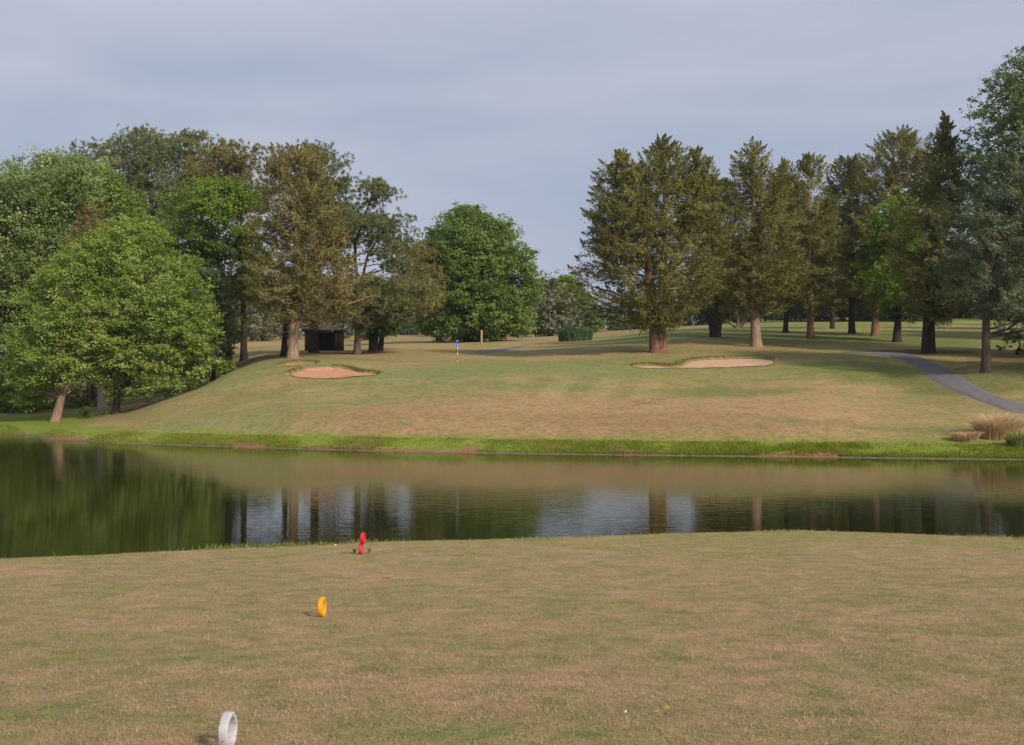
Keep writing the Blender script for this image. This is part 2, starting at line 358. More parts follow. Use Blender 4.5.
def tree(name, label, cat, base, Y, kind, leaf, bark, lobes, trunks=None, tw=8, seed=1, over=None, group=None, limbs=.3, dead=None, cyoff=0.0, flare=1.3):
    """base: photo column of the trunk foot; trunks: list of paths [(px,py),...] above the foot; tw: trunk width in photo px at the foot"""
    rng = np.random.default_rng(seed + 1000)
    bx = X(base, Y); bz = tz(bx, Y); B = np.array([bx, Y, bz])
    root = empty(name, B, label, cat, group)
    V = []; Fc = []; T = []; n = 0; PP = []; CR = []
    for i, rows in enumerate(lobes):
        v, f, t, p, cr = make_crown(kind, rows, Y + cyoff, Y + cyoff, seed + 37 * i, over)
        V.append(v - B); Fc.append(f + n); T.append(t); n += len(v); PP.append(p); CR.append(cr)
    PP = np.concatenate(PP); CR = np.concatenate(CR)
    ztop = PP[:, 2].max()
    r0 = tw / 2 * Y / F
    tr = MB(); axes = []
    if trunks is None:
        rows = to_rows(lobes[0], Y); c_top = rows[-1, 1]
        axis = [np.array([bx + (c_top - bx) * q ** 2 + .12 * math.sin(q * 9 + seed), Y + .1 * math.sin(q * 7 + seed), bz + q * (ztop - bz) * .95]) for q in np.linspace(0, 1, 9)]
        axes.append((np.array(axis), r0))
    else:
        for pts in trunks:
            path = [(bx if len(trunks) == 1 else X(pts[0][0], Y), Y, bz)] + [(X(q[0], Y), Y + (q[2] if len(q) > 2 else 0), Z(Y, q[1])) for q in pts[1:]]
            path = np.array(path)
            # resample
            d = np.concatenate([[0], np.cumsum(np.linalg.norm(np.diff(path, axis=0), axis=1))])
            s = np.linspace(0, d[-1], 10)
            axes.append((np.stack([pchip(d, path[:, i], s) if len(d) > 2 else np.interp(s, d, path[:, i]) for i in range(3)], 1), r0 if len(trunks) == 1 else r0 * .8))
    for ax, r in axes:
        L_ = np.linalg.norm(ax[-1] - ax[0])
        q = np.linspace(0, 1, len(ax))
        rad = r * (1 - .86 * q ** .9)
        a2 = np.concatenate([[ax[0] - np.array([0, 0, .25])], [ax[0] + (ax[1] - ax[0]) * .0], [ax[0] + (ax[1] - ax[0]) * .18], [ax[0] + (ax[1] - ax[0]) * .45], ax[1:]])
        rd = np.concatenate([[rad[0] * flare * 1.1], [rad[0] * flare], [rad[0] * (1 + (flare - 1) * .35)], [rad[0] * 1.02], rad[1:]])
        tr.tube(a2, rd, 10, wob=.22, rng=rng)
    br = tr; cnt = 0
    sel = np.where(rng.random(len(PP)) < limbs)[0][:130]
    for i in sel:
        p = PP[i]
        ax, r = min(axes, key=lambda e: np.min(np.linalg.norm(e[0][:, :2] - p[:2], axis=1)))
        hd = np.linalg.norm(p[:2] - np.array([np.interp(p[2], ax[:, 2], ax[:, 0]), np.interp(p[2], ax[:, 2], ax[:, 1])]))
        up = {'broad': .75, 'fine': .8, 'airy': .9, 'cedar': .3, 'pine': .25}[kind]
        zs = np.clip(p[2] - hd * up * (.6 + .6 * rng.random()), ax[0, 2] + (ax[-1, 2] - ax[0, 2]) * .18, ax[-1, 2] * .98 + ax[0, 2] * .02)
        q = (zs - ax[0, 2]) / (ax[-1, 2] - ax[0, 2] + 1e-6)
        s0 = np.array([np.interp(zs, ax[:, 2], ax[:, 0]), np.interp(zs, ax[:, 2], ax[:, 1]), zs])
        rr = min(r * (1 - .86 * q ** .9) * .5, .025 + .02 * hd)
        mid = s0 * .5 + p * .5 + np.array([0, 0, (.12 if kind in ('broad', 'fine', 'airy') else -.03) * hd]) + rng.standard_normal(3) * .09 * hd
        m1 = s0 * .75 + p * .25 + rng.standard_normal(3) * .05 * hd
        br.tube([s0, (m1 + mid * .3) / 1.3, mid, p + (p - mid) * .12], [rr, rr * .8, rr * .6, rr * .2], 5, cap=False); cnt += 1
    if dead:
        # bare twigs: (px0, py0, px1, py1) region round the trunk
        ax, r = axes[0]
        for i in range(dead[4]):
            zs = Z(Y, dead[1] + (dead[3] - dead[1]) * rng.random())
            s0 = np.array([np.interp(zs, ax[:, 2], ax[:, 0]), np.interp(zs, ax[:, 2], ax[:, 1]), zs])
            th = rng.random() * 2 * PI; l = (dead[2] - dead[0]) / 2 * Y / F * (.5 + .6 * rng.random())
            e = s0 + np.array([math.cos(th) * l, math.sin(th) * l, (-.15 + .5 * rng.random()) * l])
            mid = (s0 + e) / 2 + rng.standard_normal(3) * .14 * l
            br.tube([s0, mid, e], [.05, .035, .012], 5, cap=False)
            for j in range(3):
                e2 = mid + unit(e - s0 + rng.standard_normal(3) * l * .6) * l * .45
                br.tube([mid, (mid + e2) / 2 + rng.standard_normal(3) * .07 * l, e2], [.025, .018, .008], 4, cap=False)
    tr.build('trunk', M[bark], root, smooth=True, off=B)
    mesh('crown', np.concatenate(V), np.concatenate(Fc), M[leaf], attr=np.concatenate(T), parent=root)
    TREES.append((name, n // 4))
    return root
# ------------------------------------------------------------------ bunkers and path outlines (world space, from the seen outline)
def outline(pts): return np.array([P(a, b) for a, b in pts])
BUNK = [
 outline([(288, 374), (296, 370.5), (310, 368.2), (325, 367), (340, 366.8), (352, 368.6), (360, 371.5), (370, 372.2), (380, 373.6), (374, 375.6), (362, 376.2), (350, 377), (335, 378.6), (318, 379), (302, 378), (292, 376.2)]),
 outline([(277, 365.4), (288, 363), (303, 361.9), (319, 362.6), (312, 364.2), (298, 365.4), (286, 366.6)]),
 outline([(630, 367), (640, 364.6), (655, 364.4), (668, 366), (680, 366.3), (686, 361.6), (696, 359.4), (715, 358.4), (740, 357.6), (764, 357.8), (776, 360.4), (772, 365.2), (755, 366.4), (730, 367.2), (700, 368), (670, 368.2), (645, 368.2)]),
]
def smooth_poly(p, n=4):
    for _ in range(2):
        q = np.roll(p, -1, 0); p = np.stack([.75 * p + .25 * q, .25 * p + .75 * q], 1).reshape(-1, 2)
    return p
BUNK = [smooth_poly(b) for b in BUNK]
def poly_sd(x, y, poly):
    """signed distance, negative inside"""
    shp = x.shape; x = x.ravel(); y = y.ravel()
    best = np.full(len(x), 1e9); ins = np.zeros(len(x), bool)
    for a, b in zip(poly, np.roll(poly, -1, 0)):
        e = b - a; t = np.clip(((x - a[0]) * e[0] + (y - a[1]) * e[1]) / (e @ e + 1e-12), 0, 1)
        best = np.minimum(best, np.hypot(x - a[0] - t * e[0], y - a[1] - t * e[1]))
        c = (a[1] > y) != (b[1] > y)
        with np.errstate(divide='ignore', invalid='ignore'):
            xi = (b[0] - a[0]) * (y - a[1]) / (b[1] - a[1] + 1e-15) + a[0]
        ins ^= c & (x < xi)
    return np.where(ins, -best, best).reshape(shp)
def bunker_sd(x, Y):
    d = np.full(x.shape, 9.0)
    for b in BUNK:
        m = (x > b[:, 0].min() - 1.5) & (x < b[:, 0].max() + 1.5) & (Y > b[:, 1].min() - 1.5) & (Y < b[:, 1].max() + 1.5)
        if m.any(): d[m] = np.minimum(d[m], poly_sd(x[m], Y[m], b))
    return d
def yspan(b, x):
    lo = np.full(x.shape, 1e9); hi = np.full(x.shape, -1e9)
    for p, q in zip(b, np.roll(b, -1, 0)):
        if abs(q[0] - p[0]) < 1e-6: continue
        t = (x - p[0]) / (q[0] - p[0]); m = (t >= 0) & (t <= 1); y = p[1] + t * (q[1] - p[1])
        lo = np.where(m, np.minimum(lo, y), lo); hi = np.where(m, np.maximum(hi, y), hi)
    return lo, hi
def back_frac(x, Y):
    r = np.zeros(x.shape)
    for b in BUNK:
        lo, hi = yspan(b, np.clip(x, b[:, 0].min() + .05, b[:, 0].max() - .05))
        m = (x > b[:, 0].min() - 1.5) & (x < b[:, 0].max() + 1.5) & (Y > b[:, 1].min() - 1.5) & (Y < b[:, 1].max() + 1.5)
        r = np.where(m, np.clip((Y - lo) / np.maximum(hi - lo, .4), 0, 1), r)
    return r
def ground_z(x, Y):
    d = bunker_sd(x, Y)
    z = terrain(x, Y)
    q = back_frac(x, Y)
    z = z - (.05 + .25 * q) * sstep(.1, -.12, d) + .13 * q * np.exp(-((d - .35) / .35) ** 2) * (d < 3)
    return z

# ------------------------------------------------------------------ ground sheet
uF = np.linspace(-.40, .40, 760)
uO = np.concatenate([np.linspace(.41, .6, 30), np.linspace(.62, 1.35, 40)])
us = np.concatenate([-uO[::-1], uF, uO])
Ys = np.concatenate([np.arange(-34, 4, 1.0), np.arange(4, 30, .14), np.arange(30, 54, .6), np.arange(54, 80, .16), np.arange(80, 92, .09), np.arange(92, 108, .2), np.arange(108, 140, .5),
                     np.arange(140, 240, 2.0), np.arange(240, 420, 6.0), np.array([440, 480, 540, 640, 780, 960, 1200])])
GU, GY = np.meshgrid(us, Ys)
GX = GU * (GY + 45)
GZ = ground_z(GX, GY)
def patch(px, py, rx, ry):
    x, Y = P(px, py); _, Ya = P(px, py + ry); _, Yb = P(px, max(py - ry, 318))
    return x, Y, rx * Y / F, max(Y - Ya, .4), max(Yb - Y, .4)
TAN = (.36, .255, .128); BROWN = (.30, .2, .108); GREEN = (.145, .18, .055); OLIVE = (.235, .222, .086); LGREEN = (.215, .232, .084)
BANK = (.178, .238, .036); MULCH = (.15, .07, .045); SOIL = (.25, .135, .08); DKG = (.115, .135, .045); MUD = (.17, .14, .1)
PATCH = [ # px, py, rx, ry, colour, strength
 (250, 415, 170, 22, LGREEN, .7), (130, 412, 80, 9, OLIVE, .6), (30, 422, 60, 8, BANK, .8), (170, 398, 34, 6, BROWN, .7), (215, 402, 46, 6, BROWN, .55), (300, 398, 90, 5, TAN, .4),
 (240, 380, 40, 8, LGREEN, .6), (300, 386, 80, 5, GREEN, .4), (345, 412, 55, 8, BROWN, .55),
 (610, 416, 300, 21, BROWN, .9), (800, 404, 120, 18, TAN, .8), (700, 432, 260, 9, BROWN, .8), (470, 405, 110, 9, TAN, .35), (880, 395, 40, 9, TAN, .5),
 (480, 371, 170, 9, (.19, .225, .085), .85), (580, 388, 110, 10, LGREEN, .5), (600, 397, 60, 6, TAN, .35), (640, 386, 40, 4, TAN, .4), (520, 392, 70, 4, TAN, .35),
 (740, 392, 70, 6, GREEN, .7), (700, 376, 90, 4, LGREEN, .6), (800, 384, 60, 4, TAN, .5), (870, 372, 70, 12, GREEN, .75), (920, 398, 40, 12, OLIVE, .6),
 (930, 430, 80, 7, GREEN, .6), (640, 436, 200, 3, OLIVE, .5), (560, 408, 120, 6, TAN, .5), (850, 438, 60, 4, BROWN, .5),
 (430, 357, 110, 3, TAN, .5), (560, 357, 80, 3, TAN, .6), (470, 350, 90, 3, TAN, .5), (600, 347, 90, 3, OLIVE, .5), (540, 342, 60, 4, TAN, .5), (420, 345, 60, 4, TAN, .5),
 (700, 358, 60, 2, LGREEN, .6), (720, 351, 90, 3, LGREEN, .5), (820, 352, 60, 3, LGREEN, .4),
 (290, 354, 52, 2.2, MULCH, .9), (365, 352.5, 34, 1.8, MULCH, .9), (930, 352, 66, 3.2, MULCH, .95), (716, 336.5, 22, 1.6, MULCH, .8), (1005, 360, 40, 3, MULCH, .5), (945, 374, 24, 5, BROWN, .4),
 (960, 385, 60, 14, DKG, .5), (250, 345, 60, 3, TAN, .6), (860, 338, 220, 7, GREEN, .9), (960, 344, 90, 5, GREEN, .8), (800, 326, 160, 4, GREEN, .8), (930, 330, 130, 2.2, OLIVE, .8), (930, 321, 150, 2.5, (.2, .23, .05), .9), (700, 332, 120, 4, GREEN, .7), (640, 341, 60, 3, GREEN, .5),
]
def ground_col(x, Y, z):
    n1 = fbm(x * .12, Y * .2, 5.5, 4); n2 = fbm(x * .7, Y * 1.1, 2.5, 3)
    c = np.empty(x.shape + (3,)); c[:] = OLIVE
    m = sstep(.35, .65, n1)[..., None]; c = c * (1 - .5 * m) + np.array(TAN) * .5 * m
    m = (sstep(.5, .75, fbm(x * .25 + 40, Y * .4, 1.5)) * .5)[..., None]; c = c * (1 - m) + np.array(GREEN) * m
    # far hillside meadow
    far = (sstep(135, 175, Y) * sstep(700, 600, 512 + F * x / np.maximum(Y, 20)))[..., None]; c = c * (1 - far * .6) + np.array((.26, .19, .085)) * far * .6
    w2 = (n2 - .5) * .9 + (n1 - .5) * 1.2
    for px, py, rx, ry, colr, s in PATCH:
        xc, yc, ax, a0, a1 = patch(px, py, rx, ry)
        ay = np.where(Y < yc, a0, a1)
        d = np.hypot((x - xc) / ax, (Y - yc) / ay) + w2
        m = (sstep(1.25, .55, d) * s)[..., None]
        c = c * (1 - m) + np.array(colr) * m
    # diagonal mowing stripes on the approach
    xc, yc, ax, a0, a1 = patch(590, 387, 110, 13)
    d = np.hypot((x - xc) / ax, (Y - yc) / np.where(Y < yc, a0, a1)) + .4 * w2
    st = np.sin((x * .93 - Y * .22) * 2 * PI / 2.9)
    m = (sstep(1.2, .6, d) * .085 * np.tanh(st * 2))[..., None]; c = c * (1 + m)
    # lush fringe and clay at the water's edge of the far bank
    fb = (Y > 45)
    e = z + .22 * (n2 - .5) + .2 * (n1 - .5)
    m = (sstep(.95, .5, e) * fb * .95)[..., None] * (x * 0 + 1)[..., None]; c = c * (1 - m) + np.array(BANK) * m
    m = (sstep(.2, .05, z + .12 + .9 * (fbm(x * .22, Y * .22, 11, 2) - .5) + .12 * (n2 - .5)) * fb)[..., None]; c = c * (1 - m) + np.array(SOIL) * m
    m = (sstep(.13, .04, z + .12 * (n2 - .5)) * fb)[..., None]; c = c * (1 - m) + np.array(MUD) * m
    sc_ = np.zeros(x.shape); pxx = 512 + F * x / np.maximum(Y, 20)
    for a_, b_ in ((372, 478), (758, 842), (232, 268)): sc_ = np.maximum(sc_, sstep(a_ - 8, a_ + 8, pxx) * sstep(b_ + 8, b_ - 8, pxx))
    m = (sc_ * sstep(.34, .2, z + .8 * (fbm(x * .5, Y * .5, 21, 3) - .45) + .3 * (n2 - .5)) * fb * .9)[..., None]; c = c * (1 - m) + np.array(SOIL) * m
    # near tee: sun-dried turf with green coming through
    tee = (Y < 40)
    k = fbm(x * .5, Y * .6, 8.5, 4); k2 = fbm(x * 2.3, Y * 3.5, 4.5, 3)
    t = np.clip(.58 + .5 * (k - .5) + 1.1 * (k2 - .5), 0, 1)[..., None]
    tc = np.array((0.411, 0.284, 0.170)) * t + np.array((0.272, 0.279, 0.112)) * (1 - t)
    br = sstep(.62, .8, fbm(x * 1.1 + 7, Y * 1.6, 3.3, 3))[..., None] * .35; tc = tc * (1 - br) + np.array((0.385, 0.233, 0.134)) * br
    edge = sstep(1.0, .45, z + .2 * (k - .5))[..., None] * .4; tc = tc * (1 - edge) + np.array((0.246, 0.269, 0.080)) * edge
    c = np.where(tee[..., None], tc, c)
    c = np.where((z < -.05)[..., None], np.array((.06, .05, .03)), c)
    # bare earth where the bunker lips are cut
    d = bunker_sd(x, Y)
    m = (sstep(.1, -.04, d) * (.02 + .8 * sstep(.45, .9, back_frac(x, Y))))[..., None]; c = c * (1 - m) + np.array((.2, .115, .06)) * m
    lip = (np.exp(-((d - .55) / .4) ** 2) * (d < 3) * (.15 + .5 * back_frac(x, Y)))[..., None]; c = c * (1 - lip) + np.array((.15, .16, .05)) * lip
    return np.clip(c, .01, .8)
GC = ground_col(GX, GY, GZ)
nr, nc = GX.shape
ii = np.arange(nr * nc).reshape(nr, nc)
gf = np.stack([ii[:-1, :-1], ii[:-1, 1:], ii[1:, 1:], ii[1:, :-1]], -1).reshape(-1, 4)

def ground_material():
    m, nt, out = nodes('turf'); L = nt.links.new
    a = N(nt, 'ShaderNodeAttribute', attribute_name='Col')
    tc = N(nt, 'ShaderNodeTexCoord')
    n1 = N(nt, 'ShaderNodeTexNoise', Scale=3.2, Detail=8.0, Roughness=.72); L(tc.outputs['Object'], n1.inputs['Vector'])
    mp = N(nt, 'ShaderNodeMapping'); mp.inputs['Scale'].default_value = (22, 34, 22); L(tc.outputs['Object'], mp.inputs[0])
    n2 = N(nt, 'ShaderNodeTexNoise', Scale=1.0, Detail=5.0, Roughness=.75); L(mp.outputs[0], n2.inputs['Vector'])
    n3 = N(nt, 'ShaderNodeTexNoise', Scale=.8, Detail=8.0, Roughness=.75); L(tc.outputs['Object'], n3.inputs['Vector'])
    r1 = ramp(nt, [(.3, (.6, .72, .62)), (.5, (1, 1, 1)), (.7, (1.36, 1.2, 1.25))]); L(n1.outputs[0], r1.inputs[0])
    r2 = ramp(nt, [(.3, (.6, .62, .6)), (.5, (1, 1, 1)), (.72, (1.45, 1.4, 1.4))]); L(n2.outputs[0], r2.inputs[0])
    r3 = ramp(nt, [(.33, (.72, .92, .7)), (.5, (1, 1, 1)), (.67, (1.25, 1.1, 1.2))]); L(n3.outputs[0], r3.inputs[0])
    prev = a.outputs['Color']
    for r in (r1, r2, r3):
        mx = N(nt, 'ShaderNodeMix', data_type='RGBA', blend_type='MULTIPLY'); mx.inputs[0].default_value = .85
        L(prev, mx.inputs[6]); L(r.outputs[0], mx.inputs[7]); prev = mx.outputs[2]
    p = N(nt, 'ShaderNodeBsdfPrincipled', Roughness=.95); p.inputs['Specular IOR Level'].default_value = .08
    L(prev, p.inputs['Base Color'])
    ad = N(nt, 'ShaderNodeMath', operation='ADD'); L(n1.outputs[0], ad.inputs[0]); L(n2.outputs[0], ad.inputs[1])
    bp = N(nt, 'ShaderNodeBump', Strength=.9, Distance=.05); L(ad.outputs[0], bp.inputs['Height']); L(bp.outputs[0], p.inputs['Normal'])
    L(p.outputs[0], out.inputs[0]); return m
M['turf'] = ground_material()
g = mesh('ground', np.stack([GX, GY, GZ], -1).reshape(-1, 3), gf, M['turf'], col=GC.reshape(-1, 3), smooth=True)
tag(g, kind='structure')

# ------------------------------------------------------------------ sand of the bunkers
M['sand_l'] = plain_mat('red_sand', (.4, .205, .115), (.52, .29, .175), 2.2, .95, .06, spec=.1)
M['sand_r'] = plain_mat('pale_sand', (.44, .28, .185), (.58, .395, .275), 2.2, .95, .06, spec=.1)
for i, b in enumerate(BUNK):
    x0, x1 = b[:, 0].min() - .3, b[:, 0].max() + .3; y0, y1 = b[:, 1].min() - .3, b[:, 1].max() + .3
    xs = np.arange(x0, x1, .18); ys = np.arange(y0, y1, .12)
    BX, BY = np.meshgrid(xs, ys); d = poly_sd(BX, BY, b)
    zz = terrain(BX, BY) - .012 - .12 * back_frac(BX, BY) + .03 * sstep(-1.2, -.3, d) + .05 * (fbm(BX * 1.5, BY * 1.5, 3) - .5)
    k = np.arange(BX.size).reshape(BX.shape)
    f = np.stack([k[:-1, :-1], k[:-1, 1:], k[1:, 1:], k[1:, :-1]], -1)
    inside = (d[:-1, :-1] < .04) & (d[1:, 1:] < .04) & (d[:-1, 1:] < .04) & (d[1:, :-1] < .04)
    o = mesh('bunker_sand', np.stack([BX, BY, zz], -1).reshape(-1, 3), f[inside], M['sand_r'] if i == 2 else M['sand_l'], smooth=True)
    tag(o, kind='structure')

# ------------------------------------------------------------------ asphalt paths
M['asphalt'] = plain_mat('asphalt', (.115, .108, .115), (.19, .178, .186), 3, .9, .01, spec=.2, detail=9.0)
def ribbon(name, left, right, lift=.04):
    """edges given where the photo shows them, each side walked on the real ground"""
    Lp = np.array([P(*q) for q in left]); Rp = np.array([P(*q) for q in right])
    def rs(p, n=70):
        d = np.concatenate([[0], np.cumsum(np.hypot(*np.diff(p, axis=0).T))]); s = np.linspace(0, d[-1], n)
        return np.stack([pchip(d, p[:, 0], s), pchip(d, p[:, 1], s)], 1)
    Lp = rs(Lp); Rp = rs(Rp); k = 9
    t = np.linspace(0, 1, k)[None, :, None]
    xy = Lp[:, None] * (1 - t) + Rp[:, None] * t
    xy += .22 * (fbm(xy[..., 0] * 1.1, xy[..., 1] * 1.1, 1)[..., None] - .5)
    z = ground_z(xy[..., 0], xy[..., 1]) + lift + .03 * (1 - (2 * np.linspace(0, 1, k) - 1) ** 2)[None]
    z[:, 0] -= lift + .06; z[:, -1] -= lift + .06
    v = np.concatenate([xy, z[..., None]], -1).reshape(-1, 3)
    i = np.arange(len(v)).reshape(xy.shape[:2])
    return tag(mesh(name, v, np.stack([i[:-1, :-1], i[:-1, 1:], i[1:, 1:], i[1:, :-1]], -1).reshape(-1, 4), M['asphalt'], smooth=True), kind='structure')
ribbon('cart_path', [(845, 353.4), (872, 354.6), (890, 357), (906, 363), (922, 374), (945, 388), (975, 400.5), (1005, 412), (1030, 416), (1090, 423)],
                    [(845, 352.4), (875, 352.2), (905, 353), (926, 358.5), (950, 369), (972, 382), (995, 394), (1024, 403.5), (1045, 407), (1100, 410)])
ribbon('path', [(474, 353.6), (490, 353.2), (505, 351.2), (520, 348.6), (528, 346)], [(480, 350.4), (495, 349.2), (508, 347.6), (520, 346.2), (528, 345)])

# ------------------------------------------------------------------ pond
def water_material():
    m, nt, out = nodes('pond_water'); L = nt.links.new
    p = N(nt, 'ShaderNodeBsdfPrincipled', Roughness=.012, IOR=1.36)
    p.inputs['Base Color'].default_value = (.013, .015, .004, 1)
    tc = N(nt, 'ShaderNodeTexCoord')
    mp = N(nt, 'ShaderNodeMapping'); mp.inputs['Scale'].default_value = (.45, 1.9, 1); L(tc.outputs['Object'], mp.inputs[0])
    n1 = N(nt, 'ShaderNodeTexNoise', Scale=2.4, Detail=3.0, Roughness=.55); L(mp.outputs[0], n1.inputs['Vector'])
    n2 = N(nt, 'ShaderNodeTexNoise', Scale=.05, Detail=2.0); L(tc.outputs['Object'], n2.inputs['Vector'])
    r = ramp(nt, [(.35, (.12, .12, .12)), (.7, (1, 1, 1))]); L(n2.outputs[0], r.inputs[0])
    ml = N(nt, 'ShaderNodeMath', operation='MULTIPLY'); L(r.outputs[0], ml.inputs[0]); ml.inputs[1].default_value = .32
    bp = N(nt, 'ShaderNodeBump', Distance=.03); L(ml.outputs[0], bp.inputs['Strength']); L(n1.outputs[0], bp.inputs['Height']); L(bp.outputs[0], p.inputs['Normal'])
    L(p.outputs[0], out.inputs[0]); return m
M['water'] = water_material()
wx = np.array([-170, 170.]); wy = np.array([8, 110.])
w = mesh('pond_water', [(-170, 5, 0), (170, 5, 0), (170, 112, 0), (-170, 112, 0)], np.array([[0, 1, 2, 3]]), M['water'])
tag(w, kind='structure')

# ------------------------------------------------------------------ grasses
def blades(name, x, Y, h, wd, t, mat, lean=.5, rng=None, z=None, label=None):
    n = len(x)
    if z is None: z = terrain(x, Y)
    th = rng.random(n) * 2 * PI; b = np.stack([np.cos(th), np.sin(th), 0 * th], 1) * (wd / 2)[:, None]
    la = rng.random(n) * 2 * PI; ll = lean * rng.random(n) * h
    p = np.stack([x, Y, z - .01], 1)
    mid = p + np.stack([np.cos(la) * ll * .35, np.sin(la) * ll * .35, h * .6], 1)
    tip = p + np.stack([np.cos(la) * ll, np.sin(la) * ll, h], 1)
    v = np.stack([p - b, p + b, mid + b * .75, mid - b * .75, tip], 1).reshape(-1, 3)
    k = np.arange(n)[:, None] * 5
    return tag(mesh(name, v, [k + np.array([[0, 1, 2, 3]]), k + np.array([[3, 2, 4]])], mat, attr=np.repeat(np.clip(t, 0, 1), 5)), kind='stuff', label=label)
rng = np.random.default_rng(5)
M['teegrass'] = blade_mat('tee_grass', [(0, (.17, .235, .07)), (.35, (.28, .285, .11)), (.6, (.41, .315, .17)), (.88, (.5, .36, .22)), (1, (.58, .46, .32))], .4)
n = 420000
Yb = 3.6 + 23.2 * rng.random(n) ** 1.25
xb = (rng.random(n) * 2 - 1) * (Yb * .56 + 1.5)
ok = terrain(xb, Yb) > .35
xb, Yb = xb[ok], Yb[ok]
kk = fbm(xb * .5, Yb * .6, 8.5, 4); k2 = fbm(xb * 2.3, Yb * 3.5, 4.5, 3)
tb = .6 + .5 * (kk - .5) + 1.0 * (k2 - .5) + .27 * rng.standard_normal(len(xb))
blades('tee_grass', xb, Yb, .018 + .028 * rng.random(len(xb)) ** 2, .004 + .0035 * rng.random(len(xb)), tb - .06, M['teegrass'], 1.6, rng)
# ragged weeds along the near water's edge
n = 26000
xe = (rng.random(n) * 2 - 1) * 24
cy = np.interp(xe, CR_X, CR_Y)
Ye = cy - .5 + 1.3 * rng.random(n)
dens = fbm(xe * .6, xe * 0 + 4, 2, 3)
left = sstep(0, -6, xe)
keep = rng.random(n) < np.clip(.12 + 2.4 * (dens - .52) + .35 * left, .02, 1)
xe, Ye, left = xe[keep], Ye[keep], left[keep]
M['weeds'] = blade_mat('bank_weeds', [(0, (0.136, 0.192, 0.040)), (.5, (0.216, 0.240, 0.068)), (1, (0.360, 0.288, 0.144))])
hh = (.03 + .07 * rng.random(len(xe)) ** 2.5) * (1 + .5 * left)
blades('bank_weeds', xe, Ye, hh, .012 + .01 * rng.random(len(xe)), .62 - .45 * left + .25 * rng.standard_normal(len(xe)), M['weeds'], .9, rng)
# bright fringe of long grass round the far shore
M['fringe'] = blade_mat('shore_grass', [(0, (0.115, 0.151, 0.022)), (.35, (0.187, 0.252, 0.029)), (.7, (0.259, 0.317, 0.043)), (1, (0.360, 0.302, 0.122))], .5)
n = 210000
pxs = -260 + 1560 * rng.random(n)
Yf = shoreY(pxs) + .15 + 2.6 * rng.random(n) ** 1.3
xf = X(pxs, Yf); zf = terrain(xf, Yf)
n1 = fbm(xf * .35, Yf * .35, 6, 3); n2 = fbm(xf * 1.4, Yf * 1.4, 2, 2)
rightw = sstep(560, 900, pxs)
keep = (zf > .03) & (rng.random(n) < np.clip(.3 + 2.6 * (n1 - .47) + .4 * rightw - .9 * sstep(.75, 1.0, zf) , .03, 1)) & ~((((pxs > 375) & (pxs < 475)) | ((pxs > 760) & (pxs < 840)) | ((pxs > 234) & (pxs < 266))) & (zf + .5 * (n2 - .5) < .2) & (rng.random(n) < .85))
xf, Yf, zf, n1, n2, rightw = xf[keep], Yf[keep], zf[keep], n1[keep], n2[keep], rightw[keep]
hf = (.25 + .75 * fbm(xf * .16, Yf * .16, 31, 2)) * (.08 + .26 * rng.random(len(xf)) ** 1.4) * (.3 + 1.3 * n2 + .5 * (n1 - .5)) * (.8 + .7 * rightw)
blades('shore_grass', xf, Yf, hf, .02 + .022 * rng.random(len(xf)), .52 + 1.2 * (n2 - .5) + .8 * (n1 - .5) + .18 * rng.standard_normal(len(xf)), M['fringe'], .6, rng, zf)
# longer rough hanging over the bunker lips
M['rough'] = blade_mat('rough_grass', [(0, (0.111, 0.128, 0.038)), (.5, (0.170, 0.170, 0.060)), (1, (0.255, 0.204, 0.093))])
xs_, ys_ = [], []
for b in BUNK:
    q = np.repeat(b, 90, 0); q = q + rng.standard_normal(q.shape) * .16
    q = q[(poly_sd(q[:, 0], q[:, 1], b) > .04) & (back_frac(q[:, 0], q[:, 1]) > .6)]; xs_.append(q[:, 0]); ys_.append(q[:, 1])
xr = np.concatenate(xs_); yr = np.concatenate(ys_)
blades('rough_grass', xr, yr, .04 + .10 * rng.random(len(xr)), .03 + .02 * rng.random(len(xr)), rng.random(len(xr)), M['rough'], .9, rng, ground_z(xr, yr))
# ------------------------------------------------------------------ the trees of the left side
tree('leaning_tree', 'light green broadleaf tree on a leaning pale brown trunk at the water\'s edge', 'tree', 55, 88, 'fine', 'maple', 'bark_tan',
     [[(252, 62, 96), (275, 34, 118), (305, 18, 128), (340, 12, 128), (362, 9, 118), (378, 10, 92), (392, 12, 54), (400, 16, 44)]], [[(55, 422), (60, 402), (67, 376), (74, 340), (84, 290)]], 9.5, 3, limbs=.35)
tree('broadleaf_tree', 'broad light green tree with a slim upright trunk right of the leaning one', 'tree', 116, 92, 'fine', 'maple', 'bark_grey',
     [[(219, 122, 140), (232, 92, 160), (250, 66, 180), (275, 52, 204), (305, 58, 216), (335, 68, 219), (362, 78, 214), (380, 90, 204), (392, 104, 178)]], [[(116, 416), (117, 396), (119, 340), (124, 270)]], 8, 4, limbs=.35)
tree('pale_trunk_tree', 'pale grey trunk half hidden behind the broad light green tree', 'tree', 103, 104, 'broad', 'oak', 'bark_pale',
     [[(270, 70, 130), (300, 50, 150), (340, 46, 150), (372, 60, 140)]], [[(103, 404), (101, 380), (100, 330), (102, 285)]], 9, 5, cyoff=3)
tree('broadleaf_tree', 'tall grey green oak with heaped foliage at the left edge of the photo', 'tree', 12, 116, 'broad', 'oak', 'bark_grey',
     [[(157, 58, 92), (166, 20, 112), (185, -30, 124), (215, -70, 128), (260, -90, 118), (320, -95, 95), (370, -90, 70), (402, -70, 48)]], None, 16, 6, over=dict(cr=1.35, n=150, gap=.2, L=.3, lob=.5))
